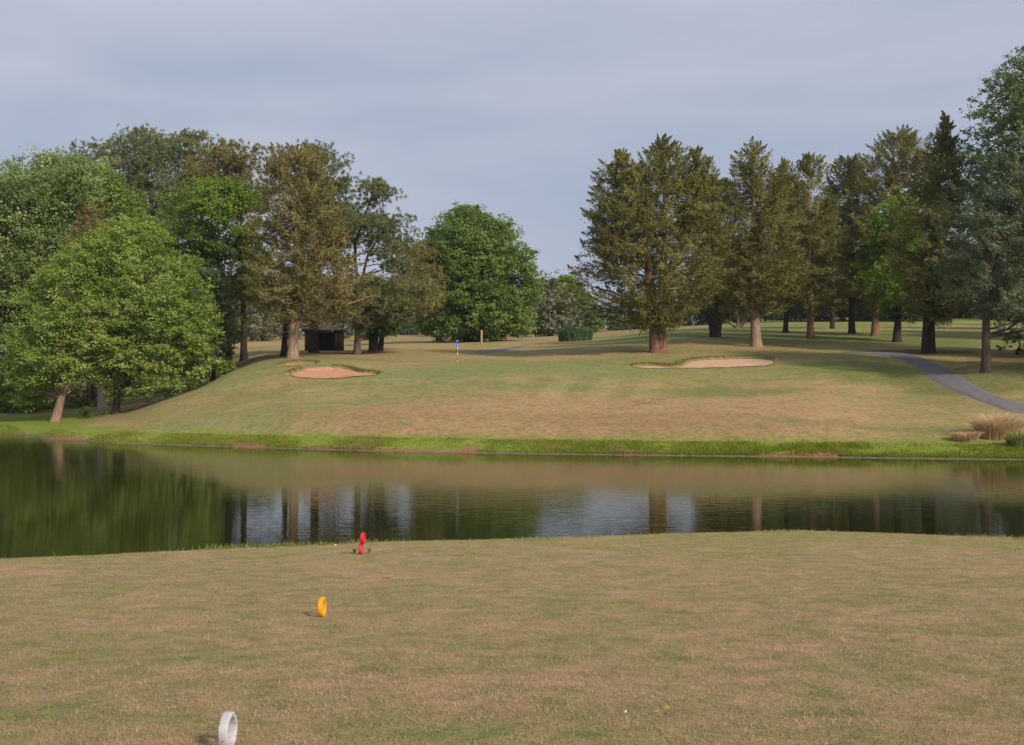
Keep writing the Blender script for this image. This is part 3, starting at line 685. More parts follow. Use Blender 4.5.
tree('broadleaf_tree', 'rounded vivid green tree between the oak and the tall pines', 'tree', 118, 119, 'broad', 'bright', 'bark_grey',
     [[(171, 94, 110), (182, 86, 128), (200, 82, 144), (225, 86, 160), (250, 94, 172), (285, 96, 178), (330, 100, 170)]], None, 10, 7)
tree('cedar_tree', 'small brownish cedar poking up behind the light green tree', 'tree', 90, 106, 'cedar', 'browncedar', 'bark_red',
     [[(202, 88, 94), (222, 76, 108), (245, 62, 116), (290, 56, 122), (350, 60, 118)]], None, 8, 8)
tree('pine_tree', 'tallest dark pine at the left end of the pine row', 'tree', 158, 140, 'pine', 'pine', 'bark_grey',
     [[(129, 132, 158), (140, 112, 172), (152, 88, 182), (170, 88, 186), (192, 104, 186), (215, 124, 188), (245, 136, 186)]], None, 9, 9)
tree('pine_tree', 'dark round topped pine right beside the tallest pine', 'tree', 190, 143, 'pine', 'pine', 'bark_grey',
     [[(132, 180, 202), (146, 164, 214), (165, 162, 218), (190, 164, 214), (215, 166, 212)]], None, 9, 10)
tree('pine_tree', 'brown tinged pine with a thin dark trunk left of the big brown cedar', 'tree', 244, 112, 'pine', 'brownpine', 'bark_dark',
     [[(140, 216, 236), (150, 200, 256), (165, 196, 266), (190, 194, 264), (212, 200, 258)], [(270, 226, 262), (288, 222, 264), (300, 234, 254)]], [[(244, 355), (243.5, 300), (242, 240), (234, 150)]], 7, 11)
tree('broadleaf_tree', 'vivid green tree with a forking bare limbed middle in front of the pines', 'tree', 228, 108, 'broad', 'bright', 'bark_red',
     [[(183, 204, 240), (194, 174, 260), (212, 160, 266), (235, 152, 264), (255, 156, 236), (272, 166, 212)], [(225, 232, 266), (250, 230, 266), (275, 234, 264), (298, 236, 260)], [(262, 170, 222), (285, 176, 228), (310, 186, 234), (340, 188, 234)]],
     [[(228, 366), (228, 320), (227, 278), (206, 250, 0), (196, 222, .5)], [(229, 366), (229, 320), (229, 276), (244, 240, -.5), (252, 205, 0)]], 8, 12, over=dict(gap=.34), limbs=.4)
tree('shrub', 'dark green leafy thicket where the mound drops away on the left', 'shrub', 212, 98, 'broad', 'fardark', 'bark_grey',
     [[(268, 196, 222), (300, 188, 230), (335, 182, 236), (360, 176, 236), (378, 168, 232), (392, 160, 214)]], None, 5, 13, over=dict(cr=.7, L=.22, gap=.12))
tree('shrub', 'yellowish green bush at the foot of the dark thicket', 'shrub', 226, 96, 'broad', 'bright', 'bark_grey',
     [[(358, 222, 232), (366, 217, 236), (376, 215, 236), (383, 214, 228)]], None, 3, 14, over=dict(cr=.5, L=.2, gap=.1))
tree('cedar_tree', 'massive brown green cedar on a pale sunlit trunk behind the left bunker', 'tree', 293, 95, 'cedar', 'browncedar', 'bark_tan',
     [[(144, 284, 308), (152, 272, 318), (170, 266, 328), (195, 263, 334), (225, 260, 342), (255, 256, 354), (280, 252, 362), (300, 256, 362), (318, 272, 346)]], [[(293, 357), (294, 320), (296, 240), (297, 152)]], 10.5, 15, dead=(250, 285, 335, 330, 46), over=dict(gap=.08, dens=3.3), flare=1.35)
tree('bare_trunk', 'short dark trunk close behind the pale trunk of the massive cedar', 'tree', 284, 100, 'pine', 'brownpine', 'bark_dark',
     [[(275, 262, 300), (292, 258, 304), (308, 268, 296)]], [[(284, 356), (285, 330), (290, 285)]], 7, 16, cyoff=1.5)
tree('pine_tree', 'dark green pine with a dark trunk in front of the brown shelter', 'tree', 314, 112, 'pine', 'pine', 'bark_dark',
     [[(142, 304, 330), (156, 300, 344), (175, 300, 350), (205, 305, 358), (235, 310, 358), (258, 322, 352)], [(285, 318, 350), (300, 312, 356), (318, 318, 344)]], [[(314, 353), (315, 300), (316, 220), (318, 148)]], 9, 17, over=dict(gap=.28))
tree('pine_tree', 'gnarled open pine with twisting limbs and tiered plates of needles', 'tree', 357, 104, 'pine', 'pine', 'bark_grey',
     [[(179, 366, 390), (190, 356, 394), (202, 352, 392)], [(212, 342, 404), (226, 336, 412), (240, 338, 414)], [(238, 374, 414), (255, 372, 414), (268, 380, 410)], [(278, 330, 424), (296, 328, 430), (312, 338, 420), (326, 352, 396)]],
     [[(357, 353), (358, 310), (357, 275), (354, 250), (362, 225), (374, 188)], [(357.5, 353), (358, 312), (362, 282), (368, 255), (384, 232)]], 8.5, 18, over=dict(gap=.22, cr=.85, dens=2.5), limbs=.4, flare=1.3)
tree('broadleaf_tree', 'small dark tree on a forked black trunk beside the gnarled pine', 'tree', 373, 112, 'broad', 'shrub', 'bark_dark',
     [[(292, 360, 396), (304, 350, 404), (318, 348, 404), (332, 358, 398)]], [[(372, 352), (371, 335), (366, 315)], [(374, 352), (376, 335), (381, 312)]], 10, 19, over=dict(cr=.8))
tree('pine_tree', 'low brown tinged pine leaning towards the round tree', 'tree', 380, 114, 'pine', 'brownpine', 'bark_dark',
     [[(243, 402, 424), (256, 394, 436), (272, 388, 440), (290, 384, 440), (306, 392, 434), (314, 402, 424)]], [[(380, 351), (384, 325), (398, 290), (412, 255)]], 6, 20)
tree('broadleaf_tree', 'small yellow green tree peeping out left of the round tree', 'tree', 438, 160, 'broad', 'bright', 'bark_grey',
     [[(276, 416, 432), (288, 410, 438), (304, 408, 440), (322, 412, 436)]], None, 6, 21, over=dict(cr=.8))
tree('broadleaf_tree', 'big round topped green tree standing alone beyond the flag', 'tree', 470, 152, 'broad', 'round', 'bark_dark',
     [[(207, 456, 476), (216, 442, 494), (230, 430, 514), (250, 420, 528), (275, 414, 534), (300, 413, 536), (318, 414, 534), (331, 422, 522), (337, 446, 494)]], None, 13, 22, over=dict(cr=1.3, n=170, L=.36, dens=1.7, gap=.1, lob=.34))
tree('shrub', 'low dark green bush by the foot of the slim upright tree', 'shrub', 91, 90, 'broad', 'shrub', 'bark_grey',
     [[(405, 86, 98), (411, 80, 104), (418, 82, 102)]], None, 2, 23, over=dict(cr=.35, L=.16, gap=.05, dens=3))
tree('shrub', 'bright green waterside thicket at the left edge behind the leaning trunk', 'shrub', 8, 103, 'broad', 'bright', 'bark_grey',
     [[(368, -30, 20), (382, -60, 44), (398, -70, 62), (410, -60, 58), (417, -50, 44)]], None, 4, 24, over=dict(cr=.7, L=.22, gap=.12))
tree('shrub', 'low bright green undergrowth between the leaning trunk and the slim one', 'shrub', 84, 106, 'broad', 'bright', 'bark_grey',
     [[(386, 66, 104), (396, 58, 118), (404, 60, 116)]], None, 3, 25, over=dict(cr=.5, L=.2, gap=.12))
# ------------------------------------------------------------------ the trees of the right side
tree('cedar_tree', 'huge many topped cedar on a thick red trunk behind the right bunker', 'tree', 658, 95, 'cedar', 'cedar', 'bark_red',
     [[(134, 661, 666), (148, 652, 678), (165, 634, 694), (190, 610, 706), (225, 598, 716), (260, 588, 716), (288, 582, 716), (306, 588, 708), (320, 618, 690), (326, 640, 676)],
      [(148, 615, 621), (165, 604, 636), (190, 592, 646), (225, 588, 640), (260, 588, 640)], [(146, 692, 698), (162, 682, 712), (190, 676, 720), (230, 676, 718)]],
     [[(656, 347), (654, 322), (648, 270), (640, 175)], [(660, 347), (661, 318), (664, 250), (665, 145)]], 15, 31, over=dict(dens=3.2, gap=.13), flare=1.25)
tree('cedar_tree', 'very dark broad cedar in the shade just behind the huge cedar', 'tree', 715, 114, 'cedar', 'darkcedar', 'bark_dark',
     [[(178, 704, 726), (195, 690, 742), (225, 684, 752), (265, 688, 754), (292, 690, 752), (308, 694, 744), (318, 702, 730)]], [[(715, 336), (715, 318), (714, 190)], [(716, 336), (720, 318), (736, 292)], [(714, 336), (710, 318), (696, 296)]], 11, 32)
tree('cedar_tree', 'pointed olive cedar on a slim pale trunk lit by the sun', 'tree', 756, 100, 'cedar', 'cedar', 'bark_tan',
     [[(136, 750, 757), (150, 742, 764), (168, 732, 776), (195, 728, 788), (225, 722, 798), (258, 718, 800), (285, 716, 800), (300, 722, 790), (310, 736, 776)]], [[(756, 344), (755, 312), (753, 240), (754, 142)]], 10, 33, flare=1.3)
tree('cedar_tree', 'thin open cedar with sky showing through its crown', 'tree', 811, 112, 'cedar', 'cedar', 'bark_red',
     [[(153, 804, 812), (163, 794, 824), (180, 786, 832), (205, 784, 840), (240, 782, 846), (275, 784, 848), (298, 794, 842), (308, 804, 832)]], [[(811, 338), (810, 300), (808, 160)]], 7, 34, over=dict(gap=.28, dens=2.6))
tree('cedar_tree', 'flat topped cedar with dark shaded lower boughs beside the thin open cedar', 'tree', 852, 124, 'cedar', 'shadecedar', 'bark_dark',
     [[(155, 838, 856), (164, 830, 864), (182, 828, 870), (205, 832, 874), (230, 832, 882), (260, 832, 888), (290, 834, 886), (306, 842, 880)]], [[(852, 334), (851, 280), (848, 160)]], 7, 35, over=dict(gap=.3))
tree('cedar_tree', 'slender cedar filling the gap between the sunlit trunk and the thin open cedar', 'tree', 786, 128, 'cedar', 'cedar', 'bark_dark',
     [[(158, 782, 788), (170, 774, 798), (195, 768, 806), (230, 764, 808), (270, 764, 808), (300, 770, 802)]], None, 5, 43)
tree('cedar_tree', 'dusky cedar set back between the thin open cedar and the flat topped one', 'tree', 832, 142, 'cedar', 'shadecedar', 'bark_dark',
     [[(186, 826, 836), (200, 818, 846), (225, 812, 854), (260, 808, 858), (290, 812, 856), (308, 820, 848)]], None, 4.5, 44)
tree('cedar_tree', 'tall full olive cedar behind the vivid green tree on the right', 'tree', 875, 118, 'cedar', 'cedar', 'bark_red',
     [[(128, 896, 912), (142, 878, 926), (160, 864, 936), (190, 852, 942), (230, 850, 942), (270, 852, 938), (304, 858, 926)]], [[(875, 337), (876, 300), (888, 230), (902, 138)]], 7.5, 36, over=dict(gap=.18))
tree('broadleaf_tree', 'vivid green young tree in front of the cedars by the cart path', 'tree', 897, 108, 'broad', 'bright', 'bark_dark',
     [[(198, 890, 908), (215, 874, 918), (240, 864, 924), (270, 860, 928), (295, 864, 932), (312, 880, 930)]], None, 8, 37, over=dict(cr=.85))
tree('cedar_tree', 'spiky dark cedar on a thick twin trunk at the bend of the cart path', 'tree', 928, 93, 'cedar', 'cedar', 'bark_dark',
     [[(111, 943, 946), (132, 936, 953), (152, 930, 966), (172, 916, 982), (200, 902, 992), (235, 896, 996), (270, 896, 996), (298, 902, 990), (312, 912, 966), (320, 922, 950)]],
     [[(925, 351), (926, 318), (934, 240), (944, 120)], [(932, 351), (932, 318), (938, 270), (950, 200)]], 9, 38, over=dict(gap=.2))
tree('cedar_tree', 'grey green drooping cedar on a straight grey trunk right of the cart path', 'tree', 986, 78, 'cedar', 'greycedar', 'bark_grey',
     [[(155, 990, 1030), (180, 970, 1062), (215, 956, 1084), (250, 952, 1092), (285, 954, 1094), (304, 960, 1090), (320, 990, 1084)]], [[(986, 363), (986, 320), (992, 260), (1010, 175)]], 9, 39, over=dict(cr=.75, L=.26, n=150, gap=.14), limbs=.1)
tree('broadleaf_tree', 'tall airy leafed tree at the right edge of the photo', 'tree', 1050, 88, 'airy', 'greybroad', 'bark_grey',
     [[(44, 1028, 1050), (64, 1004, 1074), (86, 978, 1090), (115, 966, 1110), (150, 968, 1125), (200, 974, 1135), (260, 985, 1135), (310, 1005, 1120)]], None, 11, 40, over=dict(dens=4.2, gap=.24))
tree('shrub', 'dark rounded bush in the shade at the right edge behind the grey trunk', 'shrub', 1018, 90, 'broad', 'oak', 'bark_grey',
     [[(331, 1004, 1040), (338, 998, 1056), (348, 998, 1060), (355, 1002, 1054)]], None, 3, 41, over=dict(cr=.45, L=.18, gap=.05))
tree('pale_tree', 'pale bare trunk with wide low forks glimpsed between dark cedar and sunlit trunk', 'tree', 740, 150, 'broad', 'fardark', 'bark_tan',
     [[(250, 716, 772), (270, 708, 782), (292, 712, 778), (306, 724, 766)]], [[(738, 330), (738, 318), (736, 280)], [(739, 330), (746, 320), (768, 306)], [(738, 330), (728, 321), (712, 312)]], 5, 42, over=dict(L=.4, cr=1.2))
# trees outside the right of the frame whose shade falls on the path and the cedars
for i, (px, Y, h) in enumerate([(1250, 78, 17), (1330, 66, 16), (1180, 102, 18), (1420, 92, 18), (1450, 61, 17), (1600, 76, 19), (1115, 113, 17), (1095, 130, 17), (1190, 126, 18), (1150, 150, 19)]):
    b = HOR - (tz(X(px, Y), Y) - CAMZ) * F / Y; t = b - h * F / Y; w = 5.2 * F / Y
    tree('broadleaf_tree', ['spreading tree out to the right beyond the cart path', 'broad tree nearest the pond on the far right', 'tall tree far right behind the airy tree', 'outer tree on the far right slope', 'tree close to the far right shore', 'outermost big tree to the right', 'broad tree on the rise right behind the airy tree', 'first of the hilltop trees off to the right', 'shady tree between the hilltop and the far right slope', 'highest tree on the hill off to the right'][i], 'tree',
         px, Y, 'broad', 'oak', 'bark_grey', [[(t, px - w * .2, px + w * .2), (t * .85 + b * .15, px - w * .8, px + w * .8), (t * .5 + b * .5, px - w, px + w), (t * .2 + b * .8, px - w * .8, px + w * .8)]], None, 10, 50 + i, over=dict(n=60, L=.4))

# ------------------------------------------------------------------ distant wood line: a few kinds, then copies
def proto(name, kind, leaf, bark, h, w, seed, label, over):
    Y = 200.0; px = 512; b = HOR - (tz(0, Y) - CAMZ) * F / Y; s = F / Y
    rows = [(b - h * s, px - w * .12 * s, px + w * .12 * s), (b - h * .85 * s, px - w * .32 * s, px + w * .32 * s), (b - h * .5 * s, px - w * .5 * s, px + w * .5 * s), (b - h * .22 * s, px - w * .5 * s, px + w * .5 * s), (b - h * .06 * s, px - w * .34 * s, px + w * .34 * s)]
    return tree(name, label, 'tree', px, Y, kind, leaf, bark, [rows], None, .4 * s * 1.3, seed, over=over, limbs=.15)
big = dict(n=60, L=.55, cr=1.3, gap=.12)
protos = [proto('conifer_tree', 'cedar', 'fargrey', 'bark_dark', 11, 9, 61, 'x', dict(n=42, L=.7, W=.4, cr=1.2, gap=.12, dens=1.4)),
          proto('broadleaf_tree', 'broad', 'fargreen', 'bark_grey', 13, 10, 62, 'x', big),
          proto('broadleaf_tree', 'broad', 'fardark', 'bark_dark', 12, 12, 63, 'x', big),
          proto('conifer_tree', 'cedar', 'fardark', 'bark_dark', 13, 8, 64, 'x', dict(n=42, L=.7, W=.4, cr=1.2, gap=.12, dens=1.4)),
          proto('broadleaf_tree', 'broad', 'fargreen', 'bark_grey', 9, 11, 65, 'x', big)]
used = set()
FARLAB = {0: ('grey green conifer in the distant wood line', 'grey green conifers of the distant wood line'), 1: ('tall light green tree in the distant wood line', 'tall light green trees of the distant wood line'),
          2: ('wide dark green tree in the distant wood line', 'wide dark green trees of the distant wood line'), 3: ('narrow dark conifer in the distant wood line', 'narrow dark conifers of the distant wood line'),
          4: ('low light green tree in the distant wood line', 'low light green trees of the distant wood line')}
def place(k, px, Y, s=1.0, sz=1.0, rz=0.0, label=None):
    src = protos[k]
    if k in used:
        r = src.copy(); C.objects.link(r)
        for ch in src.children:
            c = ch.copy(); C.objects.link(c); c.parent = r
    else: r = src; used.add(k)
    x = X(px, Y)
    r.location = (x, Y, tz(x, Y) - .1); r.scale = (s, s, s * sz); r.rotation_euler = (0, 0, rz)
    if label:
        r['label'] = label
        if 'group' in r: del r['group']
    else: r['label'], r['group'] = FARLAB[k]
    return r
place(0, 548, 205, 1.25, 0.78, 1.0, 'grey brown spruce at the right foot of the round tree')
tree('broadleaf_tree', 'bright young tree rising above the grey spruce in the gap', 'tree', 566, 232, 'broad', 'bright', 'bark_grey',
     [[(276, 557, 573), (288, 549, 582), (302, 552, 588), (316, 556, 590), (325, 560, 586)]], None, 4, 66, over=dict(n=90, L=.5, cr=1.3))
place(1, 585, 228, .8, .75, 4.0, 'pale green tree close left of the huge cedar')
rr = random.Random(4)
px = -420
while px < 1560:
    if px < 230: k = rr.choice([1, 2, 2, 3])
    elif px < 420: k = rr.choice([0, 0, 0, 2])
    elif px < 700: k = rr.choice([0, 4, 2, 0])
    else: k = rr.choice([2, 2, 3, 4, 2])
    Yt = rr.uniform(215, 275) if px < 720 else rr.uniform(195, 250)
    s = rr.uniform(.75, 1.05); sz = .85
    if 225 < px < 430: s = rr.uniform(1.0, 1.25); sz = 1.05
    if 225 < px < 310: s *= .85
    if 310 < px < 440: s = rr.uniform(.5, .68)
    if 520 < px < 640: s *= .72; sz = .7
    if px > 690: s *= 1.2; sz = 1.05
    place(k, px, Yt, s, sz, rr.uniform(0, 6.28))
    px += rr.uniform(16, 30)
for i in range(26):
    px = -300 + i * 68 + rr.uniform(-14, 14)
    if 440 < px < 700: continue
    place(rr.choice([1, 2, 3]), px, rr.uniform(285, 310), rr.uniform(1.0, 1.3), 1.0, rr.uniform(0, 6.28))
# ------------------------------------------------------------------ tall grass clumps
def clump(name, label, px, py, wpx, h, stops, seed, nb=2600, droop=1.1, wd=.03):
    M[name + str(seed)] = mat = blade_mat(name + '_blades', stops, .3)
    rng = np.random.default_rng(seed); x, Y = P(px, py); R0 = wpx / 2 * Y / F
    z0 = tz(x, Y)
    r = R0 * .75 * np.sqrt(rng.random(nb)); th = rng.random(nb) * 2 * PI
    bx = r * np.cos(th); by = r * np.sin(th) * .7
    bz = terrain(x + bx, Y + by) - z0 - .03
    hh = h * (.45 + .6 * rng.random(nb) ** .8) * (1 - .35 * (r / R0) ** 2) * (.55 + .9 * vnoise(bx * 1.3 + seed, by * 1.3, 2))
    la = th + rng.standard_normal(nb) * .7; l = droop * hh * (.12 + .4 * rng.random(nb))
    ph = rng.random(nb) * PI; b = np.stack([np.cos(ph), np.sin(ph), 0 * ph], 1) * wd / 2
    p0 = np.stack([bx, by, bz], 1); V = []
    for q, wq in ((0, 1), (.45, .9), (.8, .6), (1, 0.12)):
        c = p0 + np.stack([np.cos(la) * l * q ** 2, np.sin(la) * l * q ** 2, hh * (q - .18 * droop * q ** 3)], 1); V += [c - b * wq, c + b * wq]
    v = np.stack(V, 1).reshape(-1, 3); k = np.arange(nb)[:, None] * 8
    f = np.concatenate([k + np.array([[0, 1, 3, 2]]), k + np.array([[2, 3, 5, 4]]), k + np.array([[4, 5, 7, 6]])])
    o = mesh(name, v, f, mat, attr=np.repeat(rng.random(nb), 8), loc=(x, Y, z0))
    return tag(o, label, 'ornamental grass')
clump('grass_clump', 'large blue green clump of tall ornamental grass left of the huge cedar', 575.5, 341, 44, 1.95, [(0, (.05, .1, .042)), (.5, (.09, .165, .07)), (1, (.16, .24, .11))], 71, 4200, .75, .06)
clump('grass_clump', 'bleached straw coloured grass clump on the right bank below the cart path', 998, 438, 52, 1.75, [(0, (.5, .36, .2)), (.5, (.66, .5, .3)), (1, (.78, .64, .44))], 72, 3000, 1.5)
clump('grass_clump', 'smaller flattened dry clump left of the bleached one', 966, 441, 30, .75, [(0, (.4, .27, .15)), (.5, (.58, .42, .25)), (1, (.68, .53, .35))], 73, 1300, 1.6)
clump('grass_clump', 'fresh green tuft in front of the bleached grass by the water', 1018, 447, 26, .95, [(0, (.14, .2, .04)), (.5, (.24, .3, .07)), (1, (.36, .38, .14))], 74, 600, 1.3)

# ------------------------------------------------------------------ tee markers: standing plastic rings
def plastic(name, col, dark, spot):
    return plain_mat(name, dark, col, 14, .5, .002, (34, .16, spot) if spot else None, spec=.4)
def ring_mesh(name, mat, D, axial, t, parent, z, yaw, dx=0, sq=1.06, seed=0):
    nS = 64; prof = []
    hw = axial / 2; ht = t / 2; c = min(hw, ht) * .55
    for cx_, cy_, a0 in ((hw - c, ht - c, 0), (-hw + c, ht - c, 90), (-hw + c, -ht + c, 180), (hw - c, -ht + c, 270)):
        for a in (0, 30, 60, 90): prof.append((cx_ + c * math.cos(R(a0 + a)), cy_ + c * math.sin(R(a0 + a))))
    prof = np.array(prof); a = np.arange(nS) * 2 * PI / nS
    rad = D / 2 - t / 2 + prof[:, 1][None, :] + .0012 * np.sin(5 * a + seed)[:, None]
    u = rad * np.cos(a)[:, None]; w = rad * np.sin(a)[:, None] * sq; ax = prof[:, 0][None, :] + 0 * rad
    ca, sa = math.cos(yaw), math.sin(yaw)    # ring axis in plan
    v = np.stack([ax * ca - u * sa + dx, ax * sa + u * ca, w + D / 2 * sq - .006 + z], -1).reshape(-1, 3)
    k = len(prof); i = np.arange(nS)[:, None]; j = np.arange(k)[None, :]
    f = np.stack([i * k + j, i * k + (j + 1) % k, ((i + 1) % nS) * k + (j + 1) % k, ((i + 1) % nS) * k + j], -1).reshape(-1, 4)
    return mesh(name, v, f, mat, smooth=True, parent=parent)
M['white_plastic'] = plastic('white_plastic', (.5, .5, .53), (.38, .37, .4), (.1, .09, .09))
M['orange_plastic'] = plastic('orange_plastic', (.85, .36, .012), (.7, .25, .008), (.35, .12, .01))
M['red_plastic'] = plastic('red_plastic', (.62, .022, .045), (.45, .014, .03), None)
def near(px, Y): x = X(px, Y); return (x, Y, tz(x, Y))
m1 = empty('tee_marker', near(228, 6.5), 'white scuffed plastic ring standing on the tee nearest the camera', 'tee marker')
ring_mesh('ring', M['white_plastic'], .205, .056, .03, m1, 0, R(-4), seed=1)
m2 = empty('tee_marker', near(322, 12.1), 'orange yellow plastic ring standing on the tee in mid distance', 'tee marker')
ring_mesh('ring', M['orange_plastic'], .205, .056, .03, m2, 0, R(-3), seed=2)
m3 = empty('tee_marker', near(361.5, 20.0), 'red pair of stacked rings near the water\'s edge', 'tee marker')
ring_mesh('ring', M['red_plastic'], .2, .06, .03, m3, 0, R(2), -.012, 1.0, 3); ring_mesh('ring', M['red_plastic'], .205, .06, .03, m3, .192, R(-8), .028, 1.03, 4)
pl = MB(); rg = np.random.default_rng(8)
# two little weeds by the red marker
for i, (dx, s) in enumerate(((-.13, .09), (.14, .13))):
    b = near(361.5, 20.25); bm_ = MB(); xw = b[0] + dx; zw = tz(xw, b[1])
    for q in range(7):
        a = rg.random() * 6.28; tip = np.array([xw + math.cos(a) * s * .45, b[1] + math.sin(a) * s * .3, zw + s * (.6 + .6 * rg.random())])
        bm_.tube([(xw, b[1], zw - .01), ((xw + tip[0]) / 2, (b[1] + tip[1]) / 2, zw + s * .5), tip], [.004, .012, .003], 4)
    o = bm_.build('weed', blade_mat('weed_green', [(0, (.16, .23, .09)), (1, (.22, .3, .13))]), off=(xw, b[1], zw), loc=(xw, b[1], zw))
    tag(o, ['short green weed just left of the red rings', 'taller green weed just right of the red rings'][i], 'weed')

# dandelion near the bottom of the picture
b = near(666.5, 7.35)
d = empty('dandelion', b, 'single yellow dandelion flower in the dry tee grass', 'flower')
s = MB(); s.tube([(0, 0, -.01), (.004, 0, .02), (.002, -.003, .038)], [.002, .002, .002], 6); s.build('stem', plain_mat('stem_green', (.1, .16, .04), (.14, .2, .06)), d)
hd = MB(); rg = np.random.default_rng(3)
for ringi in range(4):
    for q in range(16 - 2 * ringi):
        a = q * 2 * PI / (16 - 2 * ringi) + ringi * .3; rr_ = .017 - .0035 * ringi
        e = np.array([rr_ * math.cos(a), rr_ * math.sin(a) - .003, .041 + .004 * ringi]); w_ = np.array([-math.sin(a), math.cos(a), 0]) * .0026
        c0 = np.array([.002, -.003, .038 + .002 * ringi])
        hd.add([c0 - w_ * .4, c0 + w_ * .4, e + w_, e - w_], [[0, 1, 2, 3]])
hd.build('flower_head', plain_mat('dandelion_yellow', (.75, .5, .01), (.85, .6, .02)), d)
lf = MB()
for q in range(5):
    a = q * 1.3; e = np.array([math.cos(a), math.sin(a), .12]) * .05; w_ = np.array([-math.sin(a), math.cos(a), 0]) * .007
    lf.add([np.array([0, 0, .004]) - w_ * .3, np.array([0, 0, .004]) + w_ * .3, e * .6 + w_, e * .6 - w_], [[0, 1, 2, 3]]); lf.add([e * .6 - w_, e * .6 + w_, e], [[0, 1, 2]])
lf.build('leaf', plain_mat('dandelion_leaf', (.06, .12, .03), (.1, .17, .04)), d)
# dry leaves lying on the tee
lm = plain_mat('dry_leaf', (.3, .15, .07), (.45, .26, .14), 30)
wl = plain_mat('white_petal', (.6, .55, .48), (.75, .7, .62), 30)
lv = [(625.5, 7.3, .014, wl, 'whitish scrap of dry leaf left of the dandelion'), (238, 11.6, .05, lm, 'brown dry leaf left of the orange ring'), (388, 16.0, .12, lm, 'long brown strip of dry leaf beyond the orange ring'), (656, 7.3, .025, lm, 'reddish dry leaf beside the dandelion'),
      (335, 22.0, .05, wl, 'tiny white scrap on the grass left of the red rings'), (306, 16.5, .08, lm, 'dark dry leaf between the orange ring and the red rings')]
for px, Y, sz_, mt, lab in lv:
    bb = near(px, Y); rg = np.random.default_rng(int(px)); a = rg.random() * 3
    L_ = np.array([math.cos(a) * sz_, math.sin(a) * sz_ * .5, .004]); W_ = np.array([-math.sin(a), math.cos(a), .1]) * sz_ * .35
    v = [-L_, -L_ * .3 + W_ + [0, 0, .006], L_ * .4 + W_ * .8, L_ + [0, 0, .012], L_ * .35 - W_, -L_ * .4 - W_ * .9 + [0, 0, .004], np.array([0, 0, .01])]
    v = np.array(v) + [0, 0, .026]; v2 = v - [0, 0, .002]
    f = [[6, i, (i + 1) % 6] for i in range(6)]
    o = mesh('dry_leaf', np.concatenate([v, v2]), np.array(f + [[t + 7 for t in q[::-1]] for q in f]), mt, loc=bb)
    tag(o, lab, 'leaf')

# ------------------------------------------------------------------ flagstick on the green
x, Y = P(457.5, 361.5); zb = tz(x, Y); s = Y / F
fl = empty('flagstick', (x, Y, zb), 'thin banded flagstick with a small blue flag on the green', 'flagstick')
H = 21.5 * s; pr = .03
mw = plain_mat('pole_white', (.7, .62, .5), (.8, .74, .62), 3); mr = plain_mat('pole_red', (.4, .08, .05), (.5, .11, .07), 3)
p_ = MB(); p_.tube([(0, 0, -.1), (0, 0, H)], [pr, pr * .8], 10); p_.build('pole', mw, fl, smooth=False)
for a, b_ in ((.05, .30), (.42, .58)):
    q = MB(); q.tube([(0, 0, H * a), (0, 0, H * b_)], [pr * 1.06, pr * 1.0], 10, cap=False); q.build('band', mr, fl)
# limp flag: folds hanging beside the pole
nu, nv = 14, 12; v = []
for i in range(nu):
    for j in range(nv):
        u_ = i / (nu - 1); w_ = j / (nv - 1)
        v.append((.02 + .27 * u_ * (1 - .35 * w_) - .17 * w_ * u_, .07 * math.sin(u_ * 9 + w_ * 2) * u_ - .05, H - .02 - .5 * w_ * (1 - .15 * u_) - .3 * u_ * u_))
v = np.array(v); v[:, 0] -= .13 * 1.0; v2 = v + [0, .008, 0]; k = np.arange(nu * nv).reshape(nu, nv)
f = np.stack([k[:-1, :-1], k[1:, :-1], k[1:, 1:], k[:-1, 1:]], -1).reshape(-1, 4)
mesh('flag', np.concatenate([v, v2]), np.concatenate([f, f[:, ::-1] + nu * nv]), plain_mat('flag_blue', (.01, .13, .5), (.015, .18, .62), 3, .7), smooth=True, parent=fl)

# ------------------------------------------------------------------ wooden posts
wood = plain_mat('post_wood', (.26, .17, .12), (.4, .28, .2), 3, .85, .01, stretch=(6, 6, 1))
def post(px, py, hpx, wpx, label):
    x, Y = P(px, py); z = tz(x, Y); s = Y / F; h = hpx * s; w_ = wpx * s / 2
    r = empty('wooden_post', (x, Y, z), label, 'post')
    b = MB(); b.tube([(0, 0, -.2), (0, 0, h * .82)], [w_, w_ * .96], 4); b.build('shaft', wood, r)
    b = MB(); b.tube([(0, 0, h * .822), (0, 0, h * .9), (0, 0, h * .985), (0, 0, h)], [w_ * 1.15, w_ * 1.18, w_ * 1.1, w_ * .5], 4); b.build('cap', wood, r)
post(481.5, 344.5, 14.5, 2.3, 'tall pale wooden post by the grey path right of the round tree')
post(533, 337.5, 4, 1.6, 'tiny pale stake in front of the grey spruce')

